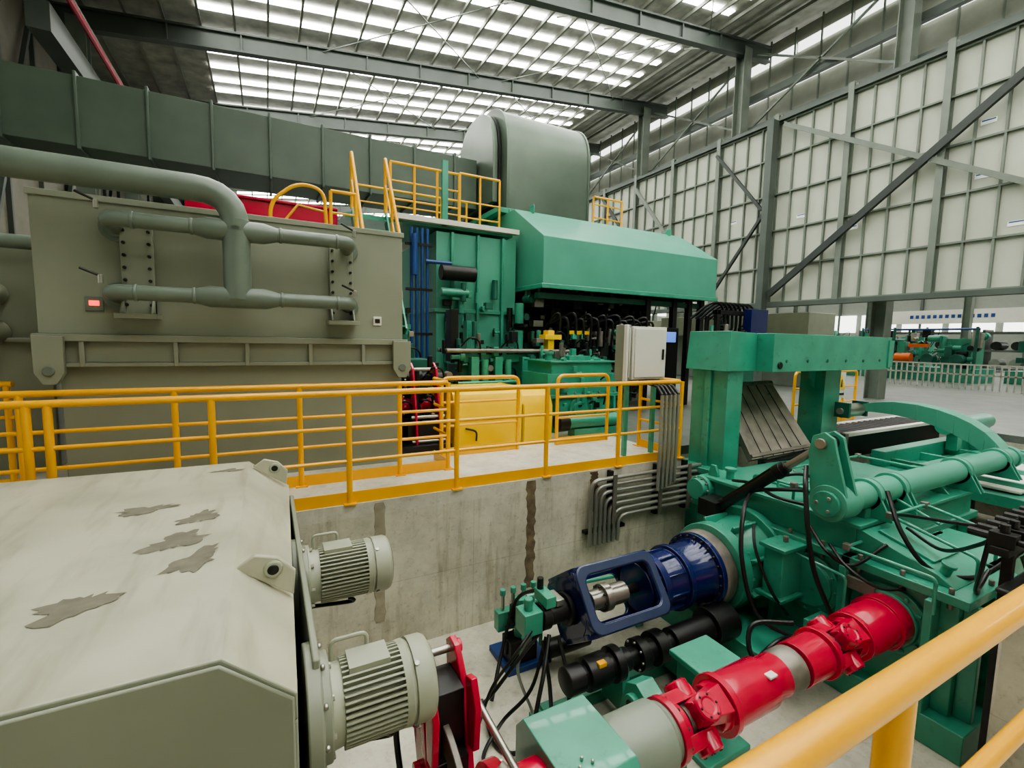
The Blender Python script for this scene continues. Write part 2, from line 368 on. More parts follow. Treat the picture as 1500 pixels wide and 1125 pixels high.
for (px,py) in ((.0,2.35),(.03,4.2)):
    b.prism([(px-.16,.585),(px+.08,.41),(px+.09,.53),(px+.02,.61),(px-.08,.64)],'y',py,py+.03,SCUFF_LIT)
    b.cyl((px-.005,py-.012,.56),(px-.005,py+.042,.56),.042,LGREY,n=16); b.cyl((px-.005,py-.016,.56),(px-.005,py+.046,.56),.026,DARK,n=16)
b.box(-.75,-.62,y0-.12,y0,-.1,.12,GREY); b.box(.12,.2,1.75,4.2,-1.65,-1.5,GREY)
for yy in (2.08,3.29): b.lathe((.10,yy,.01),(1,0,0),[(0,.27),(.06,.27),(.06,.22),(.1,.22)],GREY); b.bolts((.16,yy,.01),(1,0,0),.245,10,.015,.02,STEEL)
b.lathe((.12,1.91,-.75),(1,0,0),[(0,.34),(.1,.34),(.1,.26),(.2,.26)],GREY); b.bolts((.22,1.91,-.75),(1,0,0),.3,12,.018,.02,STEEL)
b.finish(.008)
b=B('dust_stains')
def patch(cx,cy,rx,ry,z):
    n=34; vs=[]
    for i in range(n):
        a=2*math.pi*i/n; k=1+random.uniform(-.3,.2)+.22*math.sin(3*a+cx*9)
        x=math.cos(a)*rx*k; y=math.sin(a)*ry*k
        vs.append(b.bm.verts.new((cx+x+y*.35,cy+y,z)))
    b.face(vs,DUST)
for cx,cy,rx,ry in ((-.67,3.35,.13,.07),(-.37,3.1,.09,.09),(-.43,2.78,.12,.11),(-.68,2.25,.12,.09),(-.33,2.5,.08,.13),(-.3,4.1,.1,.04)):
    patch(cx,cy,rx,ry,.602+(-.16-cx)*.0066+.0012)
b.finish(0)

def motor(name,x0,y,z,L,R):
    b=B(name)
    b.lathe((x0,y,z),(1,0,0),[(0,R*1.12),(.03,R*1.12),(.03,R*.95),(.09,R*.9),(.09,R*.8),(L*.72,R*.8)],LGREY,32)
    b.bolts((x0+.03,y,z),(1,0,0),R*1.02,8,.013,.02,STEEL)
    n=44
    for i in range(n):
        a=2*math.pi*i/n
        if abs(math.sin(a)+1)<.1: continue
        M=Matrix.Translation((x0,y,z))@Matrix.Rotation(a,4,'X')
        b.box(.09,L*.70,R*.78,R*1.0,-.0045,.0045,LGREY,M=M)
    xs=x0+L*.70
    b.lathe((xs,y,z),(1,0,0),[(0,R*1.0),(.03,R*1.02),(.05,R*.96),(.05,R*1.03),(L*.24,R*1.03),(L*.28,R*.97),(L*.30,R*.86),(L*.30,R*.3),(L*.29,.001)],LGREY,36)
    for rr in (.75,.6,.45): b.lathe((xs+L*.30,y,z),(1,0,0),[(0,R*rr+.012),(.004,R*rr+.012),(.004,R*rr-.0),(0,R*rr)],DARK,32,cap=(False,False))
    for a in (0.6,2.2,3.9,5.3):
        b.lathe((xs+L*.12,y+math.cos(a)*R*1.02,z+math.sin(a)*R*1.02),(0,math.cos(a),math.sin(a)),[(0,.012),(.012,.012)],STEEL,8)
    b.box(x0+.12,x0+.3,y-.07,y+.07,z+R*.9,z+R*1.05,LGREY)
    b.tube([(x0+.06,y+.08,z+R*.7),(x0+.06,y+.08,z+R*1.35),(x0+.22,y+.08,z+R*1.35),(x0+.22,y+.08,z+R*.9)],.010,LGREY,8,fil=.03)
    b.tube([(x0+.28,y-.05,z-R*1.0),(x0+.3,y-.02,z-R*1.25),(x0+.1,y+.05,z-R*1.35),(x0-.0,y+.05,z-R*1.3)],.014,BLACK,8,smooth=True)
    b.finish(.003,1)
motor('electric_motor',.16,2.08,.0,.50,.185)
motor('electric_motor',.18,3.29,.02,.56,.185)

# ---------------------------------------------------------------- cardan drive shaft
AY,AZ=1.91,-.77
b=B('cardan_drive_shaft')
b.lathe((.72,AY,AZ),(1,0,0),[(0,.1),(.02,.23),(.14,.23),(.14,.19),(.22,.19),(.22,.24),(.3,.24),(.3,.17),(.53,.17)],RED,32)
b.bolts((1.02,AY,AZ),(1,0,0),.21,12,.016,.03,STEEL)
b.lathe((1.70,AY,AZ),(1,0,0),[(0,.18),(.06,.2),(.36,.2),(.40,.17),(.44,.17)],paint('hub_grey',(.24,.28,.22),.35,.15),36)
def yoke(b,x,side):
    b.lathe((x-.26,AY,AZ),(1,0,0),[(0,.19),(.05,.19),(.05,.15),(.12,.14)],RED,32)
    b.lathe((x+.14,AY,AZ),(1,0,0),[(0,.14),(.07,.15),(.07,.19),(.12,.19)],RED,32)
    b.bolts((x-.21,AY,AZ),(1,0,0),.17,10,.013,.02,DARK)
    for k in range(4):
        a=math.radians(35+90*k); d=Vector((0,math.cos(a),math.sin(a))); t=Vector((0,-math.sin(a),math.cos(a)))
        x0_,x1_=(x-.2,x+.075) if k%2==0 else (x-.075,x+.2)
        q=[]; c=Vector((0,AY,AZ))
        ends=((x0_,.12 if k%2==0 else .075),(x1_,.075 if k%2==0 else .12))
        for (px,w) in ends:
            q+=[c+Vector((px,0,0))+d*.085-t*w,c+Vector((px,0,0))+d*.085+t*w,c+Vector((px,0,0))+d*.165+t*w*.7,c+Vector((px,0,0))+d*.165-t*w*.7]
        b.hexa(q,RED)
        b.lathe(c+Vector((x,0,0))+d*.10,d,[(0,.085),(.095,.085),(.105,.075),(.105,.05),(.098,.045)],RED,24)
        b.bolts(c+Vector((x,0,0))+d*.2,d,.064,6,.009,.012,DARK)
    b.lathe((x-.1,AY,AZ),(1,0,0),[(0,.1),(.2,.1)],OLDST,20)
yoke(b,2.38,1)
b.lathe((2.62,AY,AZ),(1,0,0),[(0,.165),(.06,.17),(.44,.17),(.48,.15),(.62,.15)],RED,36)
b.lathe((3.22,AY,AZ),(1,0,0),[(0,.11),(.08,.155),(.20,.155),(.20,.12),(.35,.12)],OLDST,32)
b.lathe((3.46,AY,AZ),(1,0,0),[(0,.16),(.28,.165),(.3,.15),(.32,.15)],RED,36)
yoke(b,4.02,1)
b.lathe((4.24,AY,AZ),(1,0,0),[(0,.16),(.05,.19),(.42,.2),(.42,.22),(.60,.22)],RED,36)
b.box(2.98,3.06,AY-.13,AY-.05,AZ+.132,AZ+.150,WHITE)
b.finish(.005)

b=B('bearing_pedestal')
b.prism([(1.6,PZ),(2.24,PZ),(2.24,-.64),(2.16,-.54),(1.68,-.54),(1.6,-.64)],'x',1.25,1.68,GREEN)
b.box(1.2,1.73,1.55,2.3,PZ,PZ+.06,GREEN); b.box(1.22,1.71,1.57,1.6,-1.4,-.7,GREEN)
b.bolts((1.4,1.75,-.54),(0,0,1),.04,4,.01,.02,STEEL); b.finish(.012)
b=B('support_pedestal')
b.box(2.95,3.3,2.3,2.55,PZ,-.95,GREEN); b.box(2.9,3.35,2.25,2.6,-.95,-.90,GREEN); b.box(2.9,3.4,2.15,2.65,PZ,PZ+.05,GREEN); b.finish(.01)

b=B('disc_brake')
dx=-.11
for x in (.78,1.0):
    b.prism([(2.42,-.09),(2.36,-.04),(2.28,-.05),(2.16,-.19),(2.06,-.62),(2.02,-1.0),(2.22,-1.05),(2.26,-.62),(2.40,-.27)],'x',x-.018+dx,x+.018+dx,RED)
    b.prism([(2.12,-.11),(2.04,-.08),(1.98,-.21),(2.0,-.45),(2.08,-.47)],'x',x-.018+dx,x+.018+dx,RED)
for (yy,zz) in ((2.36,-.11),(2.24,-.36),(2.2,-.62)): b.cyl((.74+dx,yy,zz),(1.04+dx,yy,zz),.022,STEEL); b.cyl((1.015+dx,yy,zz),(1.05+dx,yy,zz),.038,RED); b.cyl((.73+dx,yy,zz),(.765+dx,yy,zz),.038,RED)
b.box(.80+dx,.98+dx,2.12,2.34,-.5,-.18,BLACK); b.box(.80+dx,.98+dx,2.05,2.2,-.9,-.5,DARK)
b.lathe((.86+dx,2.15,-.77),(1,0,0),[(0,.12),(0,.42),(.035,.42),(.035,.12)],OLDST,40)
b.cyl((1.06+dx,2.3,-.29),(1.08,1.72,-.58),.020,STEEL); b.cyl((1.08+dx,1.9,-.48),(1.08,1.72,-.58),.03,OLDST)
b.box(.92,1.16,1.74,1.84,-.60,-.52,OLDST); b.box(.7,1.1,1.95,2.4,PZ,-1.0,DARK)
for i in range(4): b.lathe((.95+.055*i,1.79,-.52),(0,0,1),[(0,.018),(.03,.018)],STEEL,6)
b.tube([(.66,2.42,-.3),(.60,2.5,-.6),(.64,2.45,-1.2),(.56,2.5,-1.6)],.018,BLACK,8,smooth=True)
b.finish(.005)

# ---------------------------------------------------------------- large green drive gearbox
b=B('pinch_roll_gearbox')
b.box(4.9,5.75,1.45,2.3,-1.4,-.42,GREEN); b.box(4.9,7.6,2.3,4.0,-1.4,-.42,GREEN); b.box(4.75,5.9,1.3,4.15,PZ,-1.4,GREEN); b.box(5.9,7.7,2.2,4.15,PZ,-1.4,GREEN)
b.box(4.82,5.85,1.37,2.3,-.42,-.34,GREEN); b.box(4.82,7.7,2.22,4.08,-.42,-.34,GREEN)
b.prism([(1.5,-.34),(1.62,-.26),(2.25,-.08),(2.25,-.34)],'x',4.95,5.7,GREEN); b.box(4.95,7.55,2.25,4.0,-.34,-.08,GREEN)
b.box(4.9,7.6,2.2,4.05,-.08,-.04,GREEN)
for i in range(8): b.lathe((4.86,1.5+i*.33,-.34),(0,0,1),[(0,.022),(.05,.022)],OLDST,6); b.lathe((4.86,1.5+i*.33,-.42),(0,0,-1),[(0,.022),(.05,.022)],OLDST,6)
for i in range(3): b.lathe((5.05+i*.3,1.41,-.34),(0,0,1),[(0,.022),(.05,.022)],OLDST,6)
for y,R in ((1.91,.30),(2.6,.30)):
    b.lathe((4.9,y,-.77),(-1,0,0),[(0,R),(.05,R),(.05,R*.8),(.08,R*.78)],GREEN,36); b.bolts((4.85,y,-.77),(-1,0,0),R*.89,12,.02,.025,GREEN)
BZ=-.80
b.lathe((4.9,3.33,BZ),(-1,0,0),[(0,.56),(.12,.56),(.12,.47),(.34,.42),(.52,.40),(.52,.46),(.66,.46)],GREEN,44); b.bolts((4.38,3.33,BZ),(1,0,0),.43,20,.02,.06,GREEN)
for k in range(8):
    a=math.radians(k*45+20); M=Matrix.Translation((0,3.33,BZ))@Matrix.Rotation(a,4,'X'); b.box(4.40,4.85,.38,.50,-.015,.015,GREEN,M=M)
for y in (1.6,2.25,2.9): b.box(4.75,4.9,y-.03,y+.03,-1.4,-.42,GREEN)
for x in (5.0,5.35,5.7): b.box(x-.03,x+.03,1.33,1.45,-1.4,-.42,GREEN)
for x in (6.2,6.8,7.4): b.box(x-.03,x+.03,2.2,2.3,-1.4,-.42,GREEN)
b.box(4.5,4.88,2.66,2.86,-.9,-.42,GREEN); b.box(4.46,4.92,2.62,2.9,-.42,-.38,GREEN); b.box(4.46,4.92,2.62,2.9,-.94,-.9,GREEN); b.lathe((4.69,2.76,-.38),(0,0,1),[(0,.03),(.06,.03)],OLDST,6)
b.box(4.1,4.9,2.5,3.9,PZ,-1.32,GREEN); b.box(4.15,4.85,2.35,2.5,PZ,-1.2,GREEN); b.box(4.55,4.85,2.3,2.45,-1.2,-1.0,GREEN)
b.lathe((5.1,3.75,-.04),(0,0,1),[(0,.05),(.1,.05),(.1,.07),(.14,.07)],GREEN,16)
b.box(5.4,6.4,2.7,3.6,-.04,-.01,GREEN)
for i in range(5):
    for y in (2.75,3.55): b.lathe((5.5+i*.2,y,-.01),(0,0,1),[(0,.018),(.02,.018)],STEEL,6)
b.hexa([(5.1,1.72,-.235),(5.6,1.72,-.235),(5.6,2.15,-.11),(5.1,2.15,-.11),(5.1,1.70,-.21),(5.6,1.70,-.21),(5.6,2.13,-.085),(5.1,2.13,-.085)],GREEN)
b.lathe((5.05,1.62,-.27),(0,-.3,1),[(0,.04),(.08,.04),(.08,.055),(.11,.055)],GREEN,14)
for x in (5.0,7.3): b.prism([(3.85,-.04),(4.0,-.04),(3.97,.1),(3.9,.1)],'x',x,x+.04,GREEN)
for x in (5.9,6.15,6.9): b.prism([(2.25,-.04),(2.7,-.04),(2.62,.06),(2.3,.02)],'x',x,x+.03,GREEN)
for (ya,yb) in ((1.5,1.56),(2.05,2.11)): b.prism([(5.75,-1.3),(6.5,-1.3),(6.5,-.5),(6.3,-.3),(5.75,-.3)],'y',ya,yb,GREEN)
b.box(5.75,6.5,1.5,2.1,-.34,-.3,GREEN)
for pts in ([(5.0,2.9,-.02),(5.0,2.9,.14),(5.7,2.9,.14),(5.7,2.3,.1),(5.7,1.9,-.05)],[(5.2,3.2,.0),(5.2,3.2,.2),(6.9,3.2,.2),(6.9,2.4,.2),(6.9,2.4,-.02)],[(4.7,1.55,-.5),(4.7,1.55,-.2),(4.7,2.2,-.2),(4.95,2.2,-.2)],[(5.4,1.38,-.6),(5.4,1.3,-.25),(5.8,1.3,-.25),(5.8,1.3,-1.2)],[(4.72,2.2,-1.3),(4.72,2.2,-.5),(4.72,3.0,-.45)],[(5.2,1.46,-.3),(5.2,1.46,-.1),(5.2,2.1,.05),(5.9,2.1,.05),(5.9,1.55,-.05),(5.9,1.55,-.3)],[(5.05,3.4,.0),(5.05,3.4,.12),(5.05,2.6,.12),(5.3,2.6,.12),(5.3,2.6,-.03)]): b.tube(pts,.015,GREEN,8,fil=.05)
for p in ((5.0,2.9,.14),(5.7,2.3,.1),(6.9,3.2,.2),(6.0,3.2,.2),(5.2,2.1,.05),(5.9,2.1,.05),(4.7,2.2,-.2),(5.05,2.6,.12)): b.box(p[0]-.03,p[0]+.03,p[1]-.03,p[1]+.03,p[2]-.03,p[2]+.03,OLDST)
b.box(4.78,4.82,2.0,2.25,-.62,-.5,OLDST); b.box(5.15,5.45,2.28,2.42,-.04,.06,GREEN); b.cyl((5.3,2.35,.06),(5.3,2.35,.12),.05,OLDST)
b.lathe((4.97,4.0,-.2),(-1,0,0),[(0,.16),(.12,.16),(.12,.13),(.2,.13)],GREEN,28); b.bolts((4.85,4.0,-.2),(-1,0,0),.14,10,.014,.03,OLDST)
b.finish(.01)

TY,TZ=2.36,.17
b=B('deflector_boom')
b.cyl((4.95,TY,TZ),(8.9,TY,TZ),.13,GREEN2,n=32)
b.lathe((4.62,TY,TZ),(1,0,0),[(0,.17),(.28,.17),(.3,.14),(.36,.14)],GREEN2,32)
b.lathe((4.58,TY,TZ),(1,0,0),[(0,.12),(.04,.12)],GREEN,24); b.bolts((4.58,TY,TZ),(-1,0,0),.07,3,.018,.02,STEEL)
for x in (5.25,5.75,7.3,8.5):
    b.lathe((x,TY,TZ),(1,0,0),[(0,.16),(.03,.16),(.03,.15),(.09,.15),(.09,.16),(.12,.16)],GREEN2,32)
    b.prism([(TY-.26,-.04),(TY+.26,-.04),(TY+.14,TZ+.02),(TY-.14,TZ+.02)],'x',x,x+.03,GREEN); b.prism([(TY-.26,-.04),(TY+.26,-.04),(TY+.14,TZ+.02),(TY-.14,TZ+.02)],'x',x+.09,x+.12,GREEN)
for x in (4.66,4.82):
    b.prism([(TY-.17,TZ),(TY+.17,TZ),(2.58,.62),(2.55,.78),(2.45,.83),(2.36,.78),(2.33,.66)],'x',x-.02,x+.02,GREEN)
b.cyl((4.6,2.46,.72),(4.88,2.46,.72),.05,STEEL)
P=[(2.3,.12,.13),(2.4,.24,.14),(2.52,.36,.145),(2.68,.47,.14),(2.85,.55,.135),(3.05,.62,.125),(3.3,.67,.115),(3.6,.69,.10),(3.85,.67,.08),(4.02,.64,.06)]
top=[(y,z+w) for y,z,w in P]; bot=[(y,z-w) for y,z,w in P]
for i in range(len(P)-1):
    b.prism([bot[i],bot[i+1],top[i+1],top[i]],'x',8.65,8.95,GREEN2)
b.cyl((8.9,TY,TZ),(9.0,TY,TZ),.15,GREEN2,n=28)
b.lathe((8.1,4.08,.60),(1,0,0),[(0,.05),(.05,.05),(.05,.11),(.55,.11),(.55,.05),(.6,.05)],STEEL,24)
b.box(8.14,8.2,3.96,4.18,.5,.74,DGREEN); b.box(8.66,8.72,3.96,4.18,.5,.74,DGREEN)
b.finish(.004)
b=B('hydraulic_cylinder')
c0=Vector((4.74,3.62,-.30)); c1=Vector((4.74,2.46,.72)); d=(c1-c0).normalized()
b.cyl(c0+d*.05,c0+d*.95,.065,BLACK,n=24); b.cyl(c0+d*.9,c0+d*1.0,.078,DARK,n=24); b.cyl(c0+d*1.0,c1-d*.05,.038,STEEL); b.cyl(c0+d*1.0,c0+d*1.05,.06,DARK)
b.cyl(c0+Vector((-.12,0,0)),c0+Vector((.12,0,0)),.06,STEEL); b.box(4.6,4.9,3.55,3.8,-.42,-.22,DARK)
b.cyl(c1+Vector((-.07,0,0)),c1+Vector((.07,0,0)),.07,DARK)
b.tube([c0+d*.15+Vector((-.08,0,.05)),c0+d*.5+Vector((-.12,0,.04)),c0+d*.9+Vector((-.1,0,.06))],.012,DARK,8)
b.finish(.004)

# blue planetary drive
b=B('planetary_gear_drive')
Yb=3.33
b.lathe((4.24,Yb,BZ),(-1,0,0),[(0,.38),(.03,.40),(.14,.40),(.16,.38)],OLDST,44)
b.lathe((4.08,Yb,BZ),(-1,0,0),[(0,.39),(.06,.39),(.06,.33),(.10,.31),(.36,.30),(.38,.33),(.44,.33),(.44,.29),(.68,.27),(.68,.31),(.76,.31),(.76,.24),(.88,.24)],BLUE,44)
b.bolts((4.02,Yb,BZ),(-1,0,0),.36,24,.015,.03,DARK); b.bolts((3.32,Yb,BZ),(-1,0,0),.28,18,.013,.03,DARK)
for k in range(10):
    a=2*math.pi*k/10; M=Matrix.Translation((0,Yb,BZ))@Matrix.Rotation(a,4,'X'); b.box(3.40,3.64,.27,.305,-.008,.008,BLUE,M=M)
x0,x1=2.38,3.30; h=.27
for k in range(4):
    a=math.radians(143+90*k); nv=Vector((0,math.cos(a),math.sin(a))); tv=Vector((0,-math.sin(a),math.cos(a)))
    b.frame(Vector(((x0+x1)/2,Yb,BZ))+nv*h,(1,0,0),tv,x1-x0,h*2+.04,.09,.05,BLUE,ro=.10,ri=.07)
    if k==0: b.frame(Vector(((x0+x1)/2,Yb,BZ))+nv*(h+.027),(1,0,0),tv,x1-x0-.01,h*2+.03,.075,.012,BLUE_E,ro=.10,ri=.08)
def sq(x,th,inner=True):
    a=math.radians(143); u=Vector((0,math.cos(a),math.sin(a))); v=Vector((0,-math.sin(a),math.cos(a))); b.frame(Vector((x,Yb,BZ)),u,v,h*2,h*2,.12,th,BLUE,ro=.06,ri=.12)
sq(x0+.03,.05); sq(x1-.03,.05)
b.lathe((x0+.0,Yb,BZ),(1,0,0),[(0,.14),(0,.28),(.05,.28),(.05,.14)],BLUE,32)
b.cyl((2.40,Yb,BZ),(3.4,Yb,BZ),.045,DARK)
b.lathe((2.62,Yb,BZ),(1,0,0),[(0,.09),(.14,.09),(.14,.13),(.2,.13),(.22,.13),(.22,.10),(.42,.10)],STEEL,28); b.bolts((2.76,Yb,BZ),(-1,0,0),.11,8,.012,.03,DARK)
b.finish(.008,2)
b=B('hydraulic_motor')
b.lathe((2.37,3.33,BZ),(-1,0,0),[(0,.15),(.04,.15),(.04,.10),(.22,.10),(.22,.12),(.30,.12)],DARK,24)
b.box(2.08,2.18,3.22,3.44,-.68,-.58,GREEN); b.box(1.88,2.06,3.24,3.42,-.9,-.7,GREEN); b.cyl((1.96,3.33,-.70),(1.96,3.33,-.6),.04,GREEN)
b.box(2.20,2.28,3.24,3.42,-.70,-.64,STEEL); b.cyl((2.12,3.4,-.6),(2.12,3.4,-.48),.03,DARK); b.finish(.006)
b=B('encoder_coupling_line')
y,z=2.95,-1.17
b.lathe((2.1,y,z),(1,0,0),[(0,.10),(.01,.115),(.16,.115),(.16,.09),(.2,.09),(.2,.135),(.42,.135),(.42,.11),(.48,.11),(.48,.15),(.56,.15),(.56,.10),(.66,.10)],BLACK,28)
b.lathe((2.76,y,z),(1,0,0),[(0,.08),(.1,.08),(.1,.14),(.2,.14),(.2,.1),(.3,.1),(.3,.15),(.42,.15),(.42,.08),(.62,.08)],DARK,28)
b.lathe((3.3,y,z),(1,0,0),[(0,.12),(.5,.12),(.5,.18),(.8,.18)],BLACK,28)
b.bolts((2.86,y,z),(-1,0,0),.12,8,.012,.02,STEEL); b.bolts((3.18,y,z),(-1,0,0),.13,8,.012,.02,OLDST); b.box(2.38,2.46,y-.1,y-.05,z+.09,z+.13,YEL)
b.prism([(2.8,PZ+.1),(3.1,PZ+.1),(3.06,z+.0),(2.95,z+.12),(2.84,z)],'x',2.62,2.7,GREEN)
b.box(1.9,4.0,2.72,2.8,PZ,PZ+.12,GREEN); b.box(1.9,4.0,3.1,3.18,PZ,PZ+.12,GREEN); b.box(2.0,2.1,2.72,3.18,PZ+.12,PZ+.16,GREEN); b.box(3.4,3.6,2.7,3.2,PZ+.1,z-.1,GREEN)
b.prism([(2.38,PZ),(2.72,PZ),(2.72,-1.35),(2.66,-1.1),(2.55,-1.04),(2.44,-1.1),(2.38,-1.35)],'x',2.5,2.68,GREEN); b.cyl((2.45,2.55,-1.2),(2.73,2.55,-1.2),.075,GREEN,n=24); b.cyl((2.44,2.55,-1.2),(2.74,2.55,-1.2),.04,DARK,n=16); b.box(2.4,2.78,2.25,2.85,PZ,PZ+.06,GREEN); b.box(2.3,2.45,2.3,2.6,PZ,-1.3,GREEN)
b.finish(.005)
b=B('pump_station')
b.box(2.0,2.5,3.75,4.2,PZ,PZ+.06,BLUE2); b.box(2.05,2.35,3.8,4.0,PZ+.06,-1.35,DARK); b.cyl((2.2,3.9,-1.35),(2.2,3.9,-.95),.06,GREEN); b.cyl((2.4,3.7,-1.45),(2.9,3.7,-1.45),.09,DARK)
b.box(2.4,3.9,3.85,3.92,-1.25,-1.18,GREEN); b.box(2.9,3.0,3.8,3.95,PZ,-1.2,GREEN); b.box(3.7,3.8,3.8,3.95,PZ,-1.2,GREEN)
for i in range(4): b.cyl((2.05+.12*i,4.0,-1.1),(2.05+.12*i,4.0,-.9),.02,STEEL); b.cyl((2.05+.12*i,4.0,-.94),(2.05+.12*i,4.0,-.88),.03,GREEN)
b.box(1.98,2.5,3.95,4.05,-1.3,-1.1,GREEN)
clutter(b,2.0,2.4,3.7,4.0,-1.5,-1.05,22,[GREEN,DARK,BLACK,STEEL],.04,.09)
for i in range(3): b.tube([(2.3,3.75+.1*i,-1.2+.1*i),(2.9,3.75+.1*i,-1.2+.1*i),(3.5,3.75+.1*i,-1.2+.08*i),(4.2,3.75+.1*i,-1.2)],.022,GREEN,8)
b.finish(.005)
b=B('hydraulic_hoses')
def hose(p,r=.018,m=BLACK): b.tube(p,r,m,8,smooth=True)
hose([(2.1,3.2,-.9),(1.9,3.0,-1.2),(1.7,2.9,-1.55),(1.55,3.1,-1.62),(1.6,3.5,-1.55)]); hose([(2.05,3.22,-.95),(2.0,3.0,-1.3),(1.8,2.7,-1.6),(1.5,2.9,-1.63)]); hose([(2.2,3.2,-.95),(2.15,2.95,-1.25),(1.95,2.75,-1.55),(1.7,2.55,-1.62)])
hose([(1.95,3.25,-.85),(1.75,3.2,-1.0),(1.6,3.3,-1.3),(1.4,3.2,-1.6)],.014); hose([(2.0,3.3,-.9),(1.85,3.3,-1.2),(1.9,3.1,-1.5),(1.85,2.9,-1.62)],.014,CHROME)
hose([(2.1,3.3,-.9),(1.8,3.25,-1.1),(1.55,3.35,-1.45),(1.35,3.5,-1.62)],.016); hose([(2.1,3.25,-.95),(1.9,3.15,-1.3),(1.65,3.2,-1.55),(1.4,3.0,-1.62),(1.7,2.8,-1.63)],.016)
hose([(2.2,3.5,-.65),(2.1,3.8,-.9),(1.9,3.7,-1.3),(1.7,3.5,-1.6)])
hose([(4.7,2.62,.45),(4.5,2.5,.3),(4.42,2.4,-.1),(4.5,2.35,-.5),(4.65,2.25,-.9)],.022); hose([(4.72,3.2,.0),(4.4,3.05,-.1),(4.2,2.9,-.5),(4.2,2.7,-1.0),(4.4,2.4,-1.15)],.022)
hose([(5.1,2.1,.3),(4.95,1.9,.0),(5.0,1.7,-.25),(5.3,1.5,-.3),(5.5,1.35,-.1),(5.8,1.25,.1)],.02); hose([(5.2,1.25,.25),(5.35,1.22,.05),(5.3,1.2,-.4),(5.2,1.25,-.9)],.022)
hose([(4.72,3.0,.22),(4.9,2.8,.30),(5.2,2.75,.2),(5.5,2.7,.03)],.016); hose([(4.3,2.4,-.95),(4.0,2.6,-1.0),(3.9,2.5,-1.25),(4.2,2.3,-1.3)],.022)
hose([(4.72,3.45,-.1),(4.75,3.1,.06),(5.0,2.85,.10),(5.4,2.8,.02)],.022); hose([(4.95,3.6,.0),(4.75,3.2,.1),(4.7,2.9,.05),(4.9,2.7,.0)],.018)
hose([(4.6,2.3,-.2),(4.5,2.1,-.3),(4.6,1.9,-.42),(4.85,1.8,-.45)],.014); hose([(4.35,2.4,-1.1),(3.9,2.3,-.95),(3.7,2.4,-1.2),(3.9,2.5,-1.5)],.018)
hose([(4.6,1.25,.28),(4.7,1.3,.0),(5.0,1.4,-.3),(5.3,1.42,-.2)],.016); hose([(4.8,1.25,.28),(4.95,1.4,.1),(5.2,1.7,-.12),(5.3,2.0,-.05)],.016); hose([(5.0,1.25,.28),(5.0,1.5,.22),(5.15,1.9,.12),(5.4,2.2,.0)],.016)
hose([(4.62,2.5,-.1),(4.55,2.3,-.25),(4.7,2.15,-.36),(4.95,2.0,-.15)],.016); hose([(4.5,3.0,-.25),(4.35,2.85,-.45),(4.4,2.7,-.8),(4.55,2.6,-1.05)],.016)
b.finish(0)
b=B('valve_manifold')
b.box(4.5,6.2,1.12,1.22,.20,.26,DARK)
for i in range(9): x=4.52+i*.17; b.box(x,x+.1,1.1,1.24,.26,.36,DARK); b.cyl((x+.05,1.17,.36),(x+.05,1.17,.42),.028,BLACK,n=10); b.cyl((x+.05,1.02,.31),(x+.05,1.1,.31),.022,DARK,n=10); b.cyl((x+.05,1.24,.31),(x+.05,1.36,.31),.03,DARK,n=10)
b.box(4.6,4.66,1.12,1.18,PZ,.2,DARK); b.box(5.6,5.66,1.15,1.2,PZ,.2,DARK)
b.finish(.004)

# ---------------------------------------------------------------- portal frame, peeler table, bed
b=B('portal_gantry')
b.box(6.1,9.25,3.95,5.05,1.27,1.80,GREEN); b.prism([(5.5,1.27),(6.1,1.27),(6.1,1.80),(5.55,1.82)],'y',4.2,4.9,GREEN)
b.box(5.6,5.92,4.25,4.85,PZ,1.3,GREEN); b.box(5.42,6.0,4.15,4.95,-.2,-.12,GREEN)
b.box(7.95,8.4,4.25,4.65,PZ,1.27,GREEN); b.box(5.56,5.6,4.5,4.6,PZ,1.3,GREEN)
for x in (6.4,6.9,7.4,7.9,8.4,8.9): b.lathe((x,3.95,1.42),(0,-1,0),[(0,.025),(.012,.025)],DGREEN,10)
b.lathe((6.25,3.95,1.36),(0,-1,0),[(0,.05),(.02,.05)],DARK,16)
b.prism([(5.92,.9),(6.15,1.27),(5.92,1.27)],'y',4.5,4.54,GREEN); b.prism([(7.95,.95),(7.95,1.27),(7.7,1.27)],'y',4.4,4.44,GREEN)
b.box(9.15,9.3,3.93,4.0,1.3,1.75,GREEN)
b.finish(.012)
b=B('peeler_table')
A=[Vector((6.1,4.15,.0)),Vector((7.35,4.02,.08)),Vector((7.45,4.85,1.05)),Vector((6.15,4.85,1.03))]
nrm=(A[1]-A[0]).cross(A[3]-A[0]).normalized()
b.hexa([q-nrm*.09 for q in A]+list(A),PLATE)
for i in range(1,6):
    t=i/6; p=A[0].lerp(A[1],t); q=A[3].lerp(A[2],t); b.bar(p+nrm*.004,q+nrm*.004,.010,.01,DARK,up=nrm)
for t in (.04,.96): b.bar(A[0].lerp(A[3],t)+nrm*.01,A[1].lerp(A[2],t)+nrm*.01,.05,.03,OLDST,up=nrm)
b.box(6.4,6.5,4.7,4.8,PZ,.85,DGREEN); b.box(7.2,7.3,4.7,4.8,PZ,.85,DGREEN); b.bar((6.3,4.1,-.1),(7.3,4.0,-.0),.1,.12,DARK)
b.finish(.004)
b=B('coil_car_bed')
b.box(8.6,12.3,1.2,4.0,-.45,-.3,GREEN); b.box(8.8,12.3,1.6,2.1,-.3,-.2,GREEN); b.box(8.8,12.3,2.9,3.4,-.3,-.2,GREEN); b.box(8.8,12.3,3.7,3.9,-.3,-.05,GREEN)
b.box(8.8,12.3,2.15,2.85,-.28,-.24,WHITE); b.box(8.6,12.3,1.3,1.5,PZ,-.45,DGREEN); b.box(8.6,12.3,3.6,3.9,PZ,-.45,DGREEN)
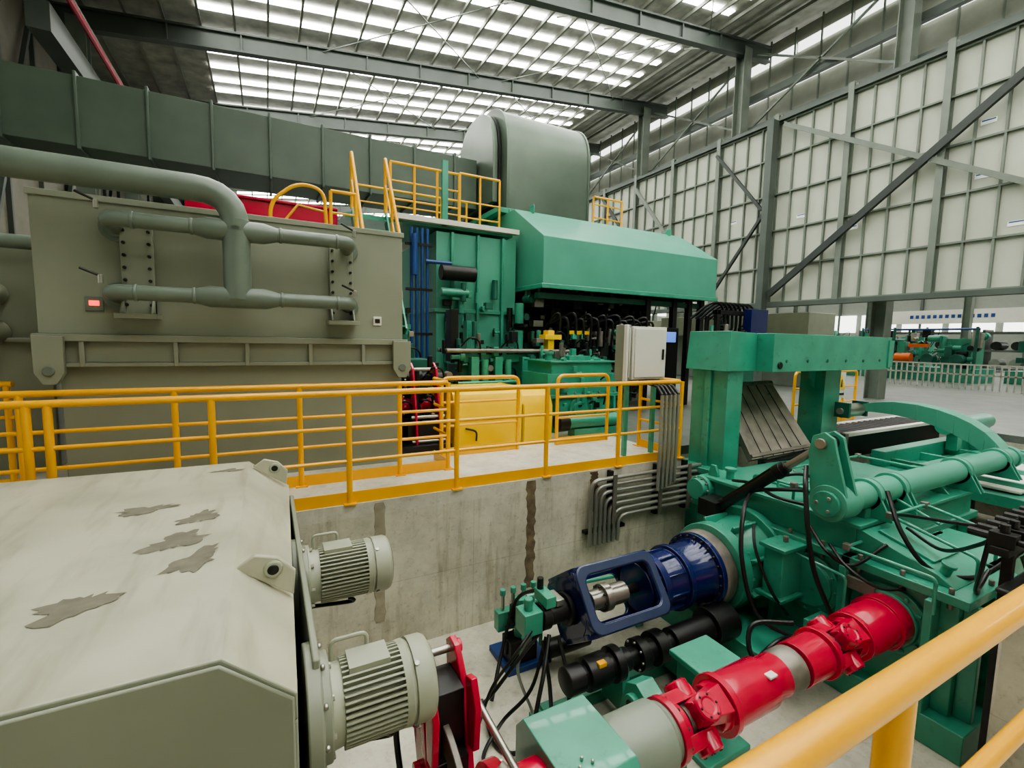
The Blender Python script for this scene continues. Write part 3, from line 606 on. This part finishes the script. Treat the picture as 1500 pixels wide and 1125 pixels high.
for x in (9,10,11,12): b.box(x,x+.06,1.2,4.0,-.3,-.17,GREEN)
b.finish(.01)
b=B('roller_conveyor')
b.box(8.7,12.4,4.3,4.4,-.3,.12,DARK); b.box(8.7,12.4,5.0,5.1,-.3,.12,WHITE); b.box(8.6,12.5,4.22,4.32,.1,.16,WHITE); b.box(8.6,8.7,4.2,5.1,-.3,.16,OLDST); b.box(8.8,9.0,4.4,5,PZ,-.3,DGREEN); b.box(12,12.3,4.4,5,PZ,-.3,DGREEN)
x=8.9
while x<12.3: b.cyl((x,4.4,.06),(x,5.0,.06),.06,DARK,n=16); x+=.22
b.finish(.005)
b=B('bridle_roll')
b.cyl((10.6,3.62,.25),(12.4,3.62,.25),.14,GREEN,n=24); b.box(10.9,11.1,3.52,3.68,-.2,.2,GREEN); b.box(12.1,12.3,3.52,3.68,-.2,.2,GREEN); b.finish(.005)
b=B('warning_sign')
b.box(10.78,11.12,5.53,5.54,.52,1.08,WHITE); b.prism([(10.8,.72),(11.1,.72),(10.95,1.02)],'y',5.515,5.53,YEL2); b.prism([(10.92,.76),(10.98,.76),(10.96,.92),(10.935,.92)],'y',5.51,5.515,BLACK); b.box(10.82,11.08,5.52,5.53,.58,.63,BLACK)
b.finish(0)
b=B('bed_barrier'); loop(b,9.4,11.7,5.6,0,h=1.1); b.cyl((10.1,5.6,0),(10.1,5.6,1.1),.025,YEL); b.cyl((11.2,5.6,0),(11.2,5.6,1.1),.025,YEL); b.finish(0)

b=B('electrical_cabinet')
b.box(4.47,5.1,4.92,5.2,1.12,1.86,WHITE); b.box(4.5,5.07,4.9,4.92,1.15,1.83,WHITE); b.box(4.38,4.46,4.95,5.18,1.1,1.88,paint('cabinet_side',(.22,.25,.2),.5,.1))
b.box(4.42,4.44,4.93,4.95,1.15,1.84,WHITE); b.box(4.34,4.38,4.9,4.96,1.1,1.88,WHITE)
b.box(4.5,4.56,5.05,5.11,0,1.12,GREEN); b.box(5.02,5.08,5.05,5.11,0,1.12,GREEN); b.box(4.4,5.1,5.0,5.16,1.06,1.12,STUD)
b.box(5.0,5.03,4.88,4.9,1.4,1.55,DARK); b.finish(.006)
b=B('conduit_bank')
for i in range(7):
    z=-.10-.085*i
    b.tube([(5.5,4.54,z),(3.55+.075*i,4.54,z),(3.55+.075*i,4.54,-.95)],.026,CHROME,10,fil=.14)
for i in range(5):
    b.tube([(4.62+.075*i,4.48,.95),(4.62+.075*i,4.48,-.35+.02*i)],.024,CHROME,10); b.tube([(4.62+.075*i,4.48,.95),(4.63+.07*i,4.58,1.05),(4.66+.06*i,4.96,1.1)],.02,BLACK,8)
for x in (3.9,4.7,5.25): b.box(x-.025,x+.025,4.57,4.643,-.72,-.02,DARK); b.box(x-.03,x+.03,4.50,4.513,-.7,-.05,OLDST)
b.box(3.5,4.15,4.57,4.643,-.8,-.76,DARK)
b.finish(0)

# ---------------------------------------------------------------- large enclosure with pipe manifold
b=B('spindle_gear_housing')
b.box(-1.92,1.55,6.0,8.2,1.62,2.94,GREY)
b.prism([(6.06,0),(6.06,1.1),(6.02,1.34),(8.2,1.34),(8.2,0)],'x',-1.80,1.55,GREY)
b.box(-1.95,1.6,5.93,8.2,1.55,1.62,GREY); b.box(-1.9,1.58,5.95,8.2,1.30,1.34,GREY); b.box(-1.86,1.56,6.0,8.2,1.34,1.55,GREY)
for x in (-1.6,-.85,-.2,.45,1.05): b.box(x-.02,x+.02,5.94,6.03,1.3,1.56,GREY)
for x in (-1.83,1.5): 
    b.prism([(x-.1,1.6),(x+.12,1.6),(x+.12,1.25),(x+.06,1.14),(x-.04,1.14),(x-.1,1.25)],'y',5.86,5.92,GREY); b.cyl((x+.01,5.84,1.27),(x+.01,5.93,1.27),.045,PIPEG,n=20)
b.box(-1.94,1.57,5.985,8.2,2.9,2.96,GREY)
b.box(-1.56,-1.42,5.98,6.0,1.85,1.99,PIPEG); b.box(-1.53,-1.45,5.97,5.98,1.9,1.95,LED)
b.box(1.18,1.28,5.98,6.0,1.79,1.9,WHITE); b.box(1.2,1.26,5.97,5.98,1.82,1.87,DARK)
b.finish(.012)
b=B('lubrication_pipe_manifold')
PYY=5.6
b.tube([(-3.5,PYY,3.06),(-.25,PYY,3.06),(-.25,PYY,2.0)],.125,PIPEG,24,fil=.34)
b.lathe((-.25,PYY,2.80),(0,0,-1),[(0,.125),(.12,.125),(.2,.095),(.72,.095)],PIPEG,24)
for z in (2.69,2.02):
    b.tube([(-1.28,5.95,z-.02),(-1.28,PYY,z),(.86,PYY,z),(.86,5.95,z-.02)],.072,PIPEG,20,fil=.12)
    b.lathe((-.62,PYY,z),(1,0,0),[(0,.072),(.12,.105),(.62,.105),(.74,.072)],PIPEG,24)
    for x in (-1.28,.86): b.lathe((x,5.98,z-.02),(0,-1,0),[(0,.14),(.03,.14),(.03,.1),(.06,.1)],PIPEG,20)
    for x in (-1.34,.9):
        b.cyl((x,PYY,z+.07),(x,PYY,z+.15),.02,STEEL); b.tube([(x,PYY,z+.14),(x-.14,PYY-.02,z+.2)],.012,DARK,8)
    for x in (-.64,.14,-1.1,.7): b.lathe((x,PYY,z),(1,0,0),[(0,.078),(.015,.082),(.03,.078)],PIPEG,20)
for x in (-1.12,.8):
    b.box(x-.13,x+.13,5.9,5.96,1.82,2.75,GREY); b.box(x-.17,x+.17,5.72,5.98,1.78,1.83,GREY)
    b.prism([(5.96,1.83),(5.75,1.83),(5.96,2.1)],'x',x-.13,x-.11,GREY); b.prism([(5.96,1.83),(5.75,1.83),(5.96,2.1)],'x',x+.11,x+.13,GREY)
    for i in range(7):
        for s in (-.1,.1): b.cyl((x+s,5.87,1.92+.12*i),(x+s,5.9,1.92+.12*i),.016,DARK,n=8)
b.tube([(-3.5,7.2,2.62),(-2.0,7.2,2.62)],.08,PIPEG,16)
b.finish(.004)
b=B('auxiliary_gear_unit')
b.box(-3.9,-2.25,7.4,8.9,0,2.6,GREY); b.box(-4.0,-2.2,7.3,8.9,1.5,1.56,GREY)
for z in (2.05,1.62): b.lathe((-2.72,7.4,z),(0,-1,0),[(0,.14),(.3,.14),(.32,.12),(.45,.12)],LGREY,20)
b.finish(.02)

# ---------------------------------------------------------------- ventilation duct + stack + hood
b=B('exhaust_duct')
b.box(-14,5.0,11.7,13.05,5.05,6.3,DUCT)
x=-13.5
while x<4.9: b.box(x,x+.05,11.64,13.1,4.99,6.36,DUCT); x+=1.05
b.finish(.01)
b=B('exhaust_stack')
def arch(y0,y1,zs,zb0,sx=1,H=1.28,e=2.5):
    c=(y0+y1)/2; R=(y1-y0)/2; pts=[(y0,zb0),(y0,zs)]
    for i in range(1,28):
        a=math.pi-math.pi*i/28; ca,sa=math.cos(a),math.sin(a)
        pts.append((c+R*math.copysign(abs(ca)**(2/e),ca),zs+H*abs(sa)**(2/e)))
    return pts+[(y1,zs),(y1,zb0)]
b.prism(arch(10.5,13.1,6.22,4.8),'x',5.3,7.75,STACKM)
b.prism(arch(10.46,13.14,6.24,4.8),'x',5.26,5.32,STACKM); b.prism(arch(10.47,13.13,6.235,4.8),'x',7.70,7.76,STACKM)
b.prism(arch(10.8,13.1,6.15,5.05),'x',5.04,5.18,STACKM); b.prism(arch(10.75,13.1,6.14,5.0),'x',5.18,5.26,DARK)
b.box(4.95,7.95,10.3,13.3,4.68,4.80,GREEN)
for i in range(12): b.box(5.0+.25*i,5.04+.25*i,10.27,10.3,4.7,4.78,GREEN)
b.finish(.01)
b=B('fume_hood')
prof=[(8.5,2.78),(8.5,3.82),(9.85,4.66),(13.4,4.66),(13.4,2.78)]
b.prism(prof,'x',5.17,10.5,GREEN2,skip=(4,))
b.box(5.12,10.55,8.46,8.5,2.74,2.84,GREEN); b.box(5.13,5.17,8.5,13.4,2.74,2.84,GREEN)
for x in (5.6,10.0): b.box(x,x+.03,9.7,9.9,4.6,4.8,GREEN)
b.finish(.012)
def rl(b,x0,x1,y,z,n,h=1.05):
    b.tube([(x0,y,z+h),(x1,y,z+h)],.03,YEL,8); b.tube([(x0,y,z+.7),(x1,y,z+.7)],.02,YEL,8); b.tube([(x0,y,z+.35),(x1,y,z+.35)],.02,YEL,8)
    for i in range(n+1): x=x0+(x1-x0)*i/n; b.cyl((x,y,z),(x,y,z+h),.028,YEL,n=8)
b=B('hood_railing'); rl(b,8.0,9.0,10.6,4.67,2,.9); b.finish(0)

# ---------------------------------------------------------------- rolling mill stand
b=B('rolling_mill_stand')
b.box(3.2,5.1,9.6,12.5,0,3.88,GREEN2)
b.box(3.15,5.15,9.55,12.5,2.2,2.28,GREEN)
for x in (3.5,4.1,4.7): b.box(x,x+.06,9.5,9.6,0,3.88,GREEN)
b.box(5.3,6.2,10.2,12.8,0,4.5,DGREEN); b.box(8.9,9.8,10.2,12.8,0,4.5,DGREEN); b.box(6.2,8.9,10.4,12.6,3.4,4.5,DARK); b.box(6.2,8.9,10.2,12.6,0,1.2,DGREEN)
for z in (1.6,2.1,2.6,3.1): b.cyl((5.2,11.2,z),(9.9,11.2,z),.24,STEEL,n=24)
for x in (5.9,6.3,6.7,7.6,8.3):
    b.box(x,x+.28,9.7,10.2,1.7,2.5,DARK); b.cyl((x+.14,9.9,2.5),(x+.14,9.9,3.0),.07,STEEL); b.cyl((x+.14,9.75,1.9),(x+.14,9.5,1.9),.05,STEEL)
for i in range(26):
    x=5.4+random.random()*3.4; z=1.7+random.random()*1.0
    b.tube([(x,9.7,z),(x+.15,9.4,z+.25),(x+.4,9.5,z-.1),(x+.5,9.8,z-.4)],.03,BLACK,8,smooth=True)
clutter(b,5.2,8.8,9.2,9.9,1.2,2.9,170,[DARK,DARK,DARK,STEEL,DGREEN,OLDST,DARK,BLACK,BLACK],.07,.3)
clutter(b,3.3,5.0,9.2,9.5,1.0,2.6,46,[GREEN,DGREEN,DARK,GREEN,BLACK],.07,.22)
b.cyl((3.2,9.3,3.0),(3.95,9.3,3.0),.16,DARK,n=20); b.cyl((3.2,9.3,2.6),(3.8,9.3,2.6),.09,GREEN,n=16)
for x in (8.3,9.2,9.75,10.2): b.box(x,x+.14,8.7,8.84,0,2.78,DARK)
b.box(5.2,10.4,8.75,8.9,2.55,2.68,DGREEN)
for z in (1.4,2.0): b.cyl((5.0,9.2,z),(5.0,9.2,z+.45),.1,GREEN,n=16)
b.finish(.01)
b=B('blue_riser_pipes')
for i in range(4): b.tube([(2.62+.11*i,9.42,0),(2.62+.11*i,9.42,3.85)],.034,BLUE2,10)
for z in (.8,1.7,2.6,3.5): b.box(2.5,3.05,9.38,9.46,z,z+.05,DARK)
b.tube([(2.9,9.36,3.2),(3.45,9.36,3.2)],.04,BLUE2,8); b.tube([(2.65,9.3,2.9),(2.65,9.3,3.7)],.06,BLUE2,12)
b.finish(0)
b=B('cable_tray_tower')
b.box(1.75,2.4,8.9,9.3,0,2.2,DGREEN)
for z in (.6,1.2,1.8,2.1): b.box(1.7,2.45,8.84,8.9,z,z+.1,GREEN)
for x in (1.85,2.0,2.2): b.tube([(x,8.86,0),(x,8.86,2.2)],.03,BLACK,8)
b.lathe((1.62,8.0,2.35),(1,0,0),[(0,.12),(.3,.12),(.3,.14),(.42,.14)],LGREY,20); b.box(1.7,1.8,7.9,8.1,0,2.3,DGREEN)
clutter(b,1.75,2.4,8.6,8.8,.4,2.2,24,[GREEN,DGREEN,DARK,STEEL],.06,.18)
b.finish(.006)
b=B('roll_change_rig')
b.box(3.2,5.6,8.3,8.9,0,1.15,DGREEN); b.box(3.3,6.4,8.25,8.4,1.2,1.35,GREEN)
for i in range(5): b.cyl((2.9,8.1+.12*i,1.42),(5.6,8.1+.12*i,1.42),.04,DARK if i%2 else OLDST,n=14)
for x in (3.4,3.9,4.5,5.1,5.7,6.2):
    b.box(x,x+.16,8.1,8.6,.2,1.3,GREEN); b.cyl((x+.3,8.15,.8),(x+.3,8.15,1.25),.07,GREEN)
b.box(5.15,5.3,8.2,8.4,1.4,1.85,YEL2); b.box(5.75,6.3,8.3,8.4,1.78,1.86,YEL2); b.box(5.05,5.45,8.15,8.4,1.66,1.76,YEL2)
b.box(3.1,3.25,8.4,8.7,1.2,2.2,DARK); b.box(3.5,3.6,8.6,8.8,1.2,2.0,GREEN)
for i in range(14): b.tube([(5.3+.18*i,8.6,1.9+.1*(i%3)),(5.4+.2*i,8.2,2.2-.1*(i%2)),(5.5+.2*i,8.3,1.5)],.028,BLACK,8,smooth=True)
clutter(b,2.9,6.6,8.1,8.5,.5,1.7,120,[GREEN,GREEN,DGREEN,OLDST,DARK,DARK,BLACK],.05,.18)
clutter(b,6.4,8.0,8.1,8.6,.2,1.9,90,[DARK,DARK,GREEN,DGREEN,STEEL,BLACK,OLDST],.07,.22)
for i in range(4): b.tube([(3.0,7.95-.06*i,.55+.1*i),(4.2,7.95-.06*i,.55+.1*i),(4.2,8.1,.55+.1*i)],.025,GREEN,8,fil=.06)
b.finish(.006)
b=B('spindle_guard')
pr=[(6.42,-.0),(6.42,.62),(6.5,.80),(6.66,.88),(7.3,.88),(7.46,.80),(7.54,.62),(7.54,0)]
b.prism(pr,'x',2.45,3.6,YEL2)
pr2=[(y*1.0,z*.93) for y,z in pr]; b.prism(pr2,'x',3.62,4.15,YEL2)
b.prism([(y,z*1.012) for y,z in pr],'x',2.43,2.47,YEL2); b.prism([(y,z*1.012) for y,z in pr],'x',3.57,3.61,YEL2)
b.box(2.45,3.6,6.41,6.42,.42,.43,DARK); b.tube([(2.6,6.4,.3),(2.75,6.36,.25),(2.78,6.4,.1)],.015,BLACK,8,smooth=True)
b.finish(.02,3)
b=B('spindle_coupling')
for yy,zz in ((6.95,.62),(6.95,1.02)):
    b.lathe((1.62,yy,zz),(1,0,0),[(0,.12),(.1,.12),(.1,.17),(.16,.17),(.16,.10),(.36,.10),(.36,.16),(.44,.16),(.44,.10),(.78,.10)],RED if zz<.8 else DARK,28); b.bolts((1.78,yy,zz),(1,0,0),.14,10,.016,.03,STEEL)
for x in (1.85,2.2): b.prism([(6.38,.05),(6.48,.05),(6.6,.6),(6.83,1.2),(6.75,1.28),(6.62,1.2),(6.46,.6)],'x',x,x+.03,RED)
for (yy,zz) in ((6.5,.5),(6.72,1.18),(6.45,.15)): b.cyl((1.8,yy,zz),(2.3,yy,zz),.025,STEEL)
b.cyl((1.95,6.7,.0),(1.95,6.75,1.2),.04,DARK); b.box(1.65,2.35,6.3,7.2,0,.12,DARK); b.box(1.75,2.3,6.5,6.7,.1,.4,DARK); b.box(1.65,2.35,7.2,7.9,0,1.3,DGREEN)
clutter(b,1.7,2.3,6.75,7.2,.2,1.2,50,[DARK,BLACK,STEEL,DGREEN,DARK],.05,.14)
b.finish(.006)
b=B('roll_drive_gearbox')
b.box(4.35,5.9,6.9,7.85,0,1.05,GREEN); b.box(4.28,5.97,6.85,7.9,.62,.68,GREEN); b.box(4.45,5.8,6.95,7.8,1.05,1.25,GREEN); b.box(4.4,5.9,6.9,7.85,1.25,1.28,GREEN)
for x in (4.5,4.95,5.4,5.8): b.box(x-.02,x+.02,6.82,6.9,0,.62,GREEN)
for i in range(9): b.lathe((4.38+.18*i,6.87,.68),(0,0,1),[(0,.02),(.04,.02)],OLDST,6)
b.lathe((5.0,6.9,.4),(0,-1,0),[(0,.2),(.06,.2),(.06,.15),(.12,.15)],GREEN,24)
b.lathe((4.6,7.3,1.28),(0,0,1),[(0,.07),(.12,.07),(.12,.1),(.16,.1)],GREEN,16); b.box(5.0,5.5,7.2,7.6,1.28,1.36,GREEN); b.box(4.55,4.7,6.78,6.9,.8,.9,RED)
b.tube([(4.5,6.8,.3),(4.9,6.55,.25),(5.5,6.6,.2),(5.9,6.8,.3)],.05,GREEN,10,smooth=True)
b.cyl((4.5,6.5,.25),(5.6,6.5,.25),.12,GREEN,n=20); b.cyl((4.3,6.5,.25),(4.5,6.5,.25),.14,DARK,n=20); b.box(4.6,5.5,6.4,6.6,0,.14,GREEN)
clutter(b,4.5,5.7,7.0,7.6,1.28,1.35,14,[GREEN,GREEN,OLDST],.06,.14)
clutter(b,4.4,5.8,6.7,6.85,.1,1.1,20,[GREEN,DARK,GREEN,OLDST],.04,.1)
b.finish(.01)
b=B('operator_console')
b.box(8.5,9.0,8.3,8.5,0,2.0,DARK); b.box(8.55,8.9,8.28,8.3,1.65,1.9,SCR); b.finish(.01)
b=B('hydraulic_valve_stand')
b.box(8.9,10.4,7.2,7.7,0,1.1,DGREEN); b.box(9.0,9.1,7.2,7.3,1.1,2.4,DARK); b.box(10.2,10.3,7.2,7.3,1.1,2.4,DARK); b.box(9.0,10.3,7.2,7.35,2.3,2.4,DARK); b.box(9.9,10.5,7.0,7.2,1.85,2.45,BLUE)
clutter(b,8.9,10.2,7.2,7.6,1.1,2.0,60,[DARK,GREEN,DARK,STEEL,BLACK],.08,.22)
for i in range(8): b.tube([(8.6+.15*i,7.6,2.2),(8.9+.15*i,7.3,2.55),(9.3+.15*i,7.3,2.4),(9.5+.12*i,7.4,1.4)],.03,BLACK,8,smooth=True)
b.finish(.006)

b=B('mill_access_platform')
b.box(2.3,5.0,9.6,11.5,3.95,4.05,GREEN); b.box(0,1.4,8.4,9.4,2.9,2.98,GREEN); b.box(2.3,5.1,9.45,9.6,4.0,4.10,WHITE); b.box(1.4,2.3,9.72,11.5,3.95,4.05,GREEN)
rl(b,2.25,3.7,9.6,4.05,3); rl(b,3.95,4.95,10.2,4.05,2,1.3); rl(b,1.9,4.6,11.4,4.05,4)
b.box(3.3,3.42,9.5,9.6,4.0,5.3,GREEN)
b.tube([(.1,8.5,3.0),(.1,8.5,3.75),(.5,8.5,4.1),(.9,8.5,4.05),(.95,8.5,3.0)],.03,YEL,8,fil=.2); b.tube([(.1,8.5,3.2),(.5,8.5,3.75),(.9,8.5,3.7)],.02,YEL,8)
rl(b,1.0,1.4,8.5,3.0,1,1.05); b.box(.1,.2,8.6,8.7,0,2.9,DGREEN)
b.finish(0)
b=B('access_stairs')
for x in (1.52,2.16):
    b.bar((x,9.65,4.05),(x,8.15,1.75),.03,.2,GREEN)
    b.tube([(x,9.65,4.1),(x,9.65,5.17),(x,8.5,3.42),(x,8.5,2.4)],.032,YEL,10,fil=.08); b.tube([(x,9.65,4.65),(x,8.5,2.9)],.02,YEL,8)
    b.cyl((x,9.1,3.2),(x,9.1,4.3),.025,YEL)
for i in range(10): b.box(1.52,2.16,9.45-.15*i,9.65-.15*i,3.9-.23*i,3.93-.23*i,GREEN)
b.box(1.5,1.58,8.1,8.2,0,1.7,DGREEN); b.box(2.1,2.18,8.1,8.2,0,1.7,DGREEN)
b.finish(0)
b=B('red_crane_beam'); b.box(-1.2,1.3,10.0,10.4,3.55,4.1,RED); b.box(-1.2,1.3,9.95,10.45,4.1,4.15,RED); b.box(-1.1,-.95,10.05,10.3,0,3.55,RED); b.box(1.1,1.25,10.05,10.3,0,3.55,RED); b.finish(.01)

# ---------------------------------------------------------------- background hall equipment
def mach(x,y,s=1):
    b=B('levelling_machine')
    b.box(x,x+2*s,y,y+5*s,0,.6*s,GREEN); b.box(x+.3*s,x+1.6*s,y+.3*s,y+1.3*s,.6*s,1.9*s,GREEN); b.box(x+.3*s,x+1.6*s,y+3*s,y+4.2*s,.6*s,1.7*s,GREEN); b.cyl((x-.2,y+2.2*s,1.0*s),(x-.2,y+2.8*s,1.0*s),.22*s,ORANGE)
    b.box(x-.1,x+.3,y+1.7*s,y+2.4*s,1.5*s,1.65*s,ORANGE)
    for k in range(4): b.cyl((x+.2,y+(.6+k)*s,1.0*s),(x-.3,y+(.6+k)*s,1.0*s),.22*s,DGREEN)
    clutter(b,x,x+.3,y,y+4.5*s,.6,2.0*s,60,[GREEN,DGREEN,DARK,GREEN,STEEL],.15,.5)
    b.tube([(x,y,2.3*s),(x,y+3*s,2.3*s)],.05,BLUE2,8); b.cyl((x,y+.1,.6),(x,y+.1,2.4*s),.06,DGREEN); b.cyl((x,y+3*s,.6),(x,y+3*s,2.4*s),.06,DGREEN)
    b.finish(.02)
mach(29,9.0,1.1); mach(36,13.5,1.2); mach(31,3.6,1.0)
b=B('hall_white_railing')
for z in (.55,.95): b.box(25,25.05,5,12,z,z+.06,WHITE)
for i in range(35): b.box(25,25.04,5+i*.2,5.05+i*.2,.0,.95,WHITE)
b.finish(0)
b=B('machine_enclosure')
b.box(18.2,20,10.5,18,2.0,2.9,LGREY); b.box(18.4,19.8,10.7,17.8,0,2.0,STUD); b.finish(.02)
b=B('equipment_cabinet'); b.box(22,26,18,26,0,3,LGREY); b.box(21.9,22,19,20.5,.8,2.4,BLUE2); b.box(21.9,22,22,23.5,.4,2.4,DARK); b.finish(.02)
b=B('overhead_sign_board'); b.box(44,44.1,8,20,3.4,4.4,WHITE)
for i in range(14): b.box(43.97,44,13+i*.35,13.2+i*.35,3.8,4.05,BLUE2)
b.box(44,44.2,8,8.2,0,3.4,STUD); b.box(44,44.2,19.8,20,0,3.4,STUD); b.finish(0)
b=B('roll_storage_rack')
for z in (0.1,1.4,2.7): b.box(46,47.5,2,22,z,z+.15,BEAM)
for y in range(2,23,4): b.box(46,47.5,y,y+.15,0,3.0,BEAM)
for i in range(18): b.cyl((46.1,2.9+i*1.05,1.85),(47.4,2.9+i*1.05,1.85),.3,DARK,n=16); b.cyl((46.1,2.9+i*1.05,.6),(47.4,2.9+i*1.05,.6),.3,STUD,n=16)
b.finish(0)

# ---------------------------------------------------------------- world + camera
w=bpy.data.worlds.new('World'); S.world=w; w.use_nodes=True
w.node_tree.nodes['Background'].inputs[0].default_value=(.95,1,.90,1); w.node_tree.nodes['Background'].inputs[1].default_value=.7
S.view_settings.view_transform='AgX'
try: S.view_settings.look='AgX - Medium High Contrast'
except Exception: pass
psi,p,rho=math.radians(27.8),math.radians(5.5),math.radians(1.1)
F=Vector((math.sin(psi)*math.cos(p),math.cos(psi)*math.cos(p),-math.sin(p))); R0=Vector((math.cos(psi),-math.sin(psi),0)); U0=R0.cross(F)
R=R0*math.cos(rho)+U0*math.sin(rho); U=U0*math.cos(rho)-R0*math.sin(rho)
M=Matrix((( R.x,U.x,-F.x,0),(R.y,U.y,-F.y,0),(R.z,U.z,-F.z,1.65),(0,0,0,1)))
cd=bpy.data.cameras.new('camera'); cd.sensor_width=36; cd.lens=16.32; cd.clip_start=.02; cd.clip_end=300
cam=bpy.data.objects.new('camera',cd); S.collection.objects.link(cam); cam.matrix_world=M; S.camera=cam
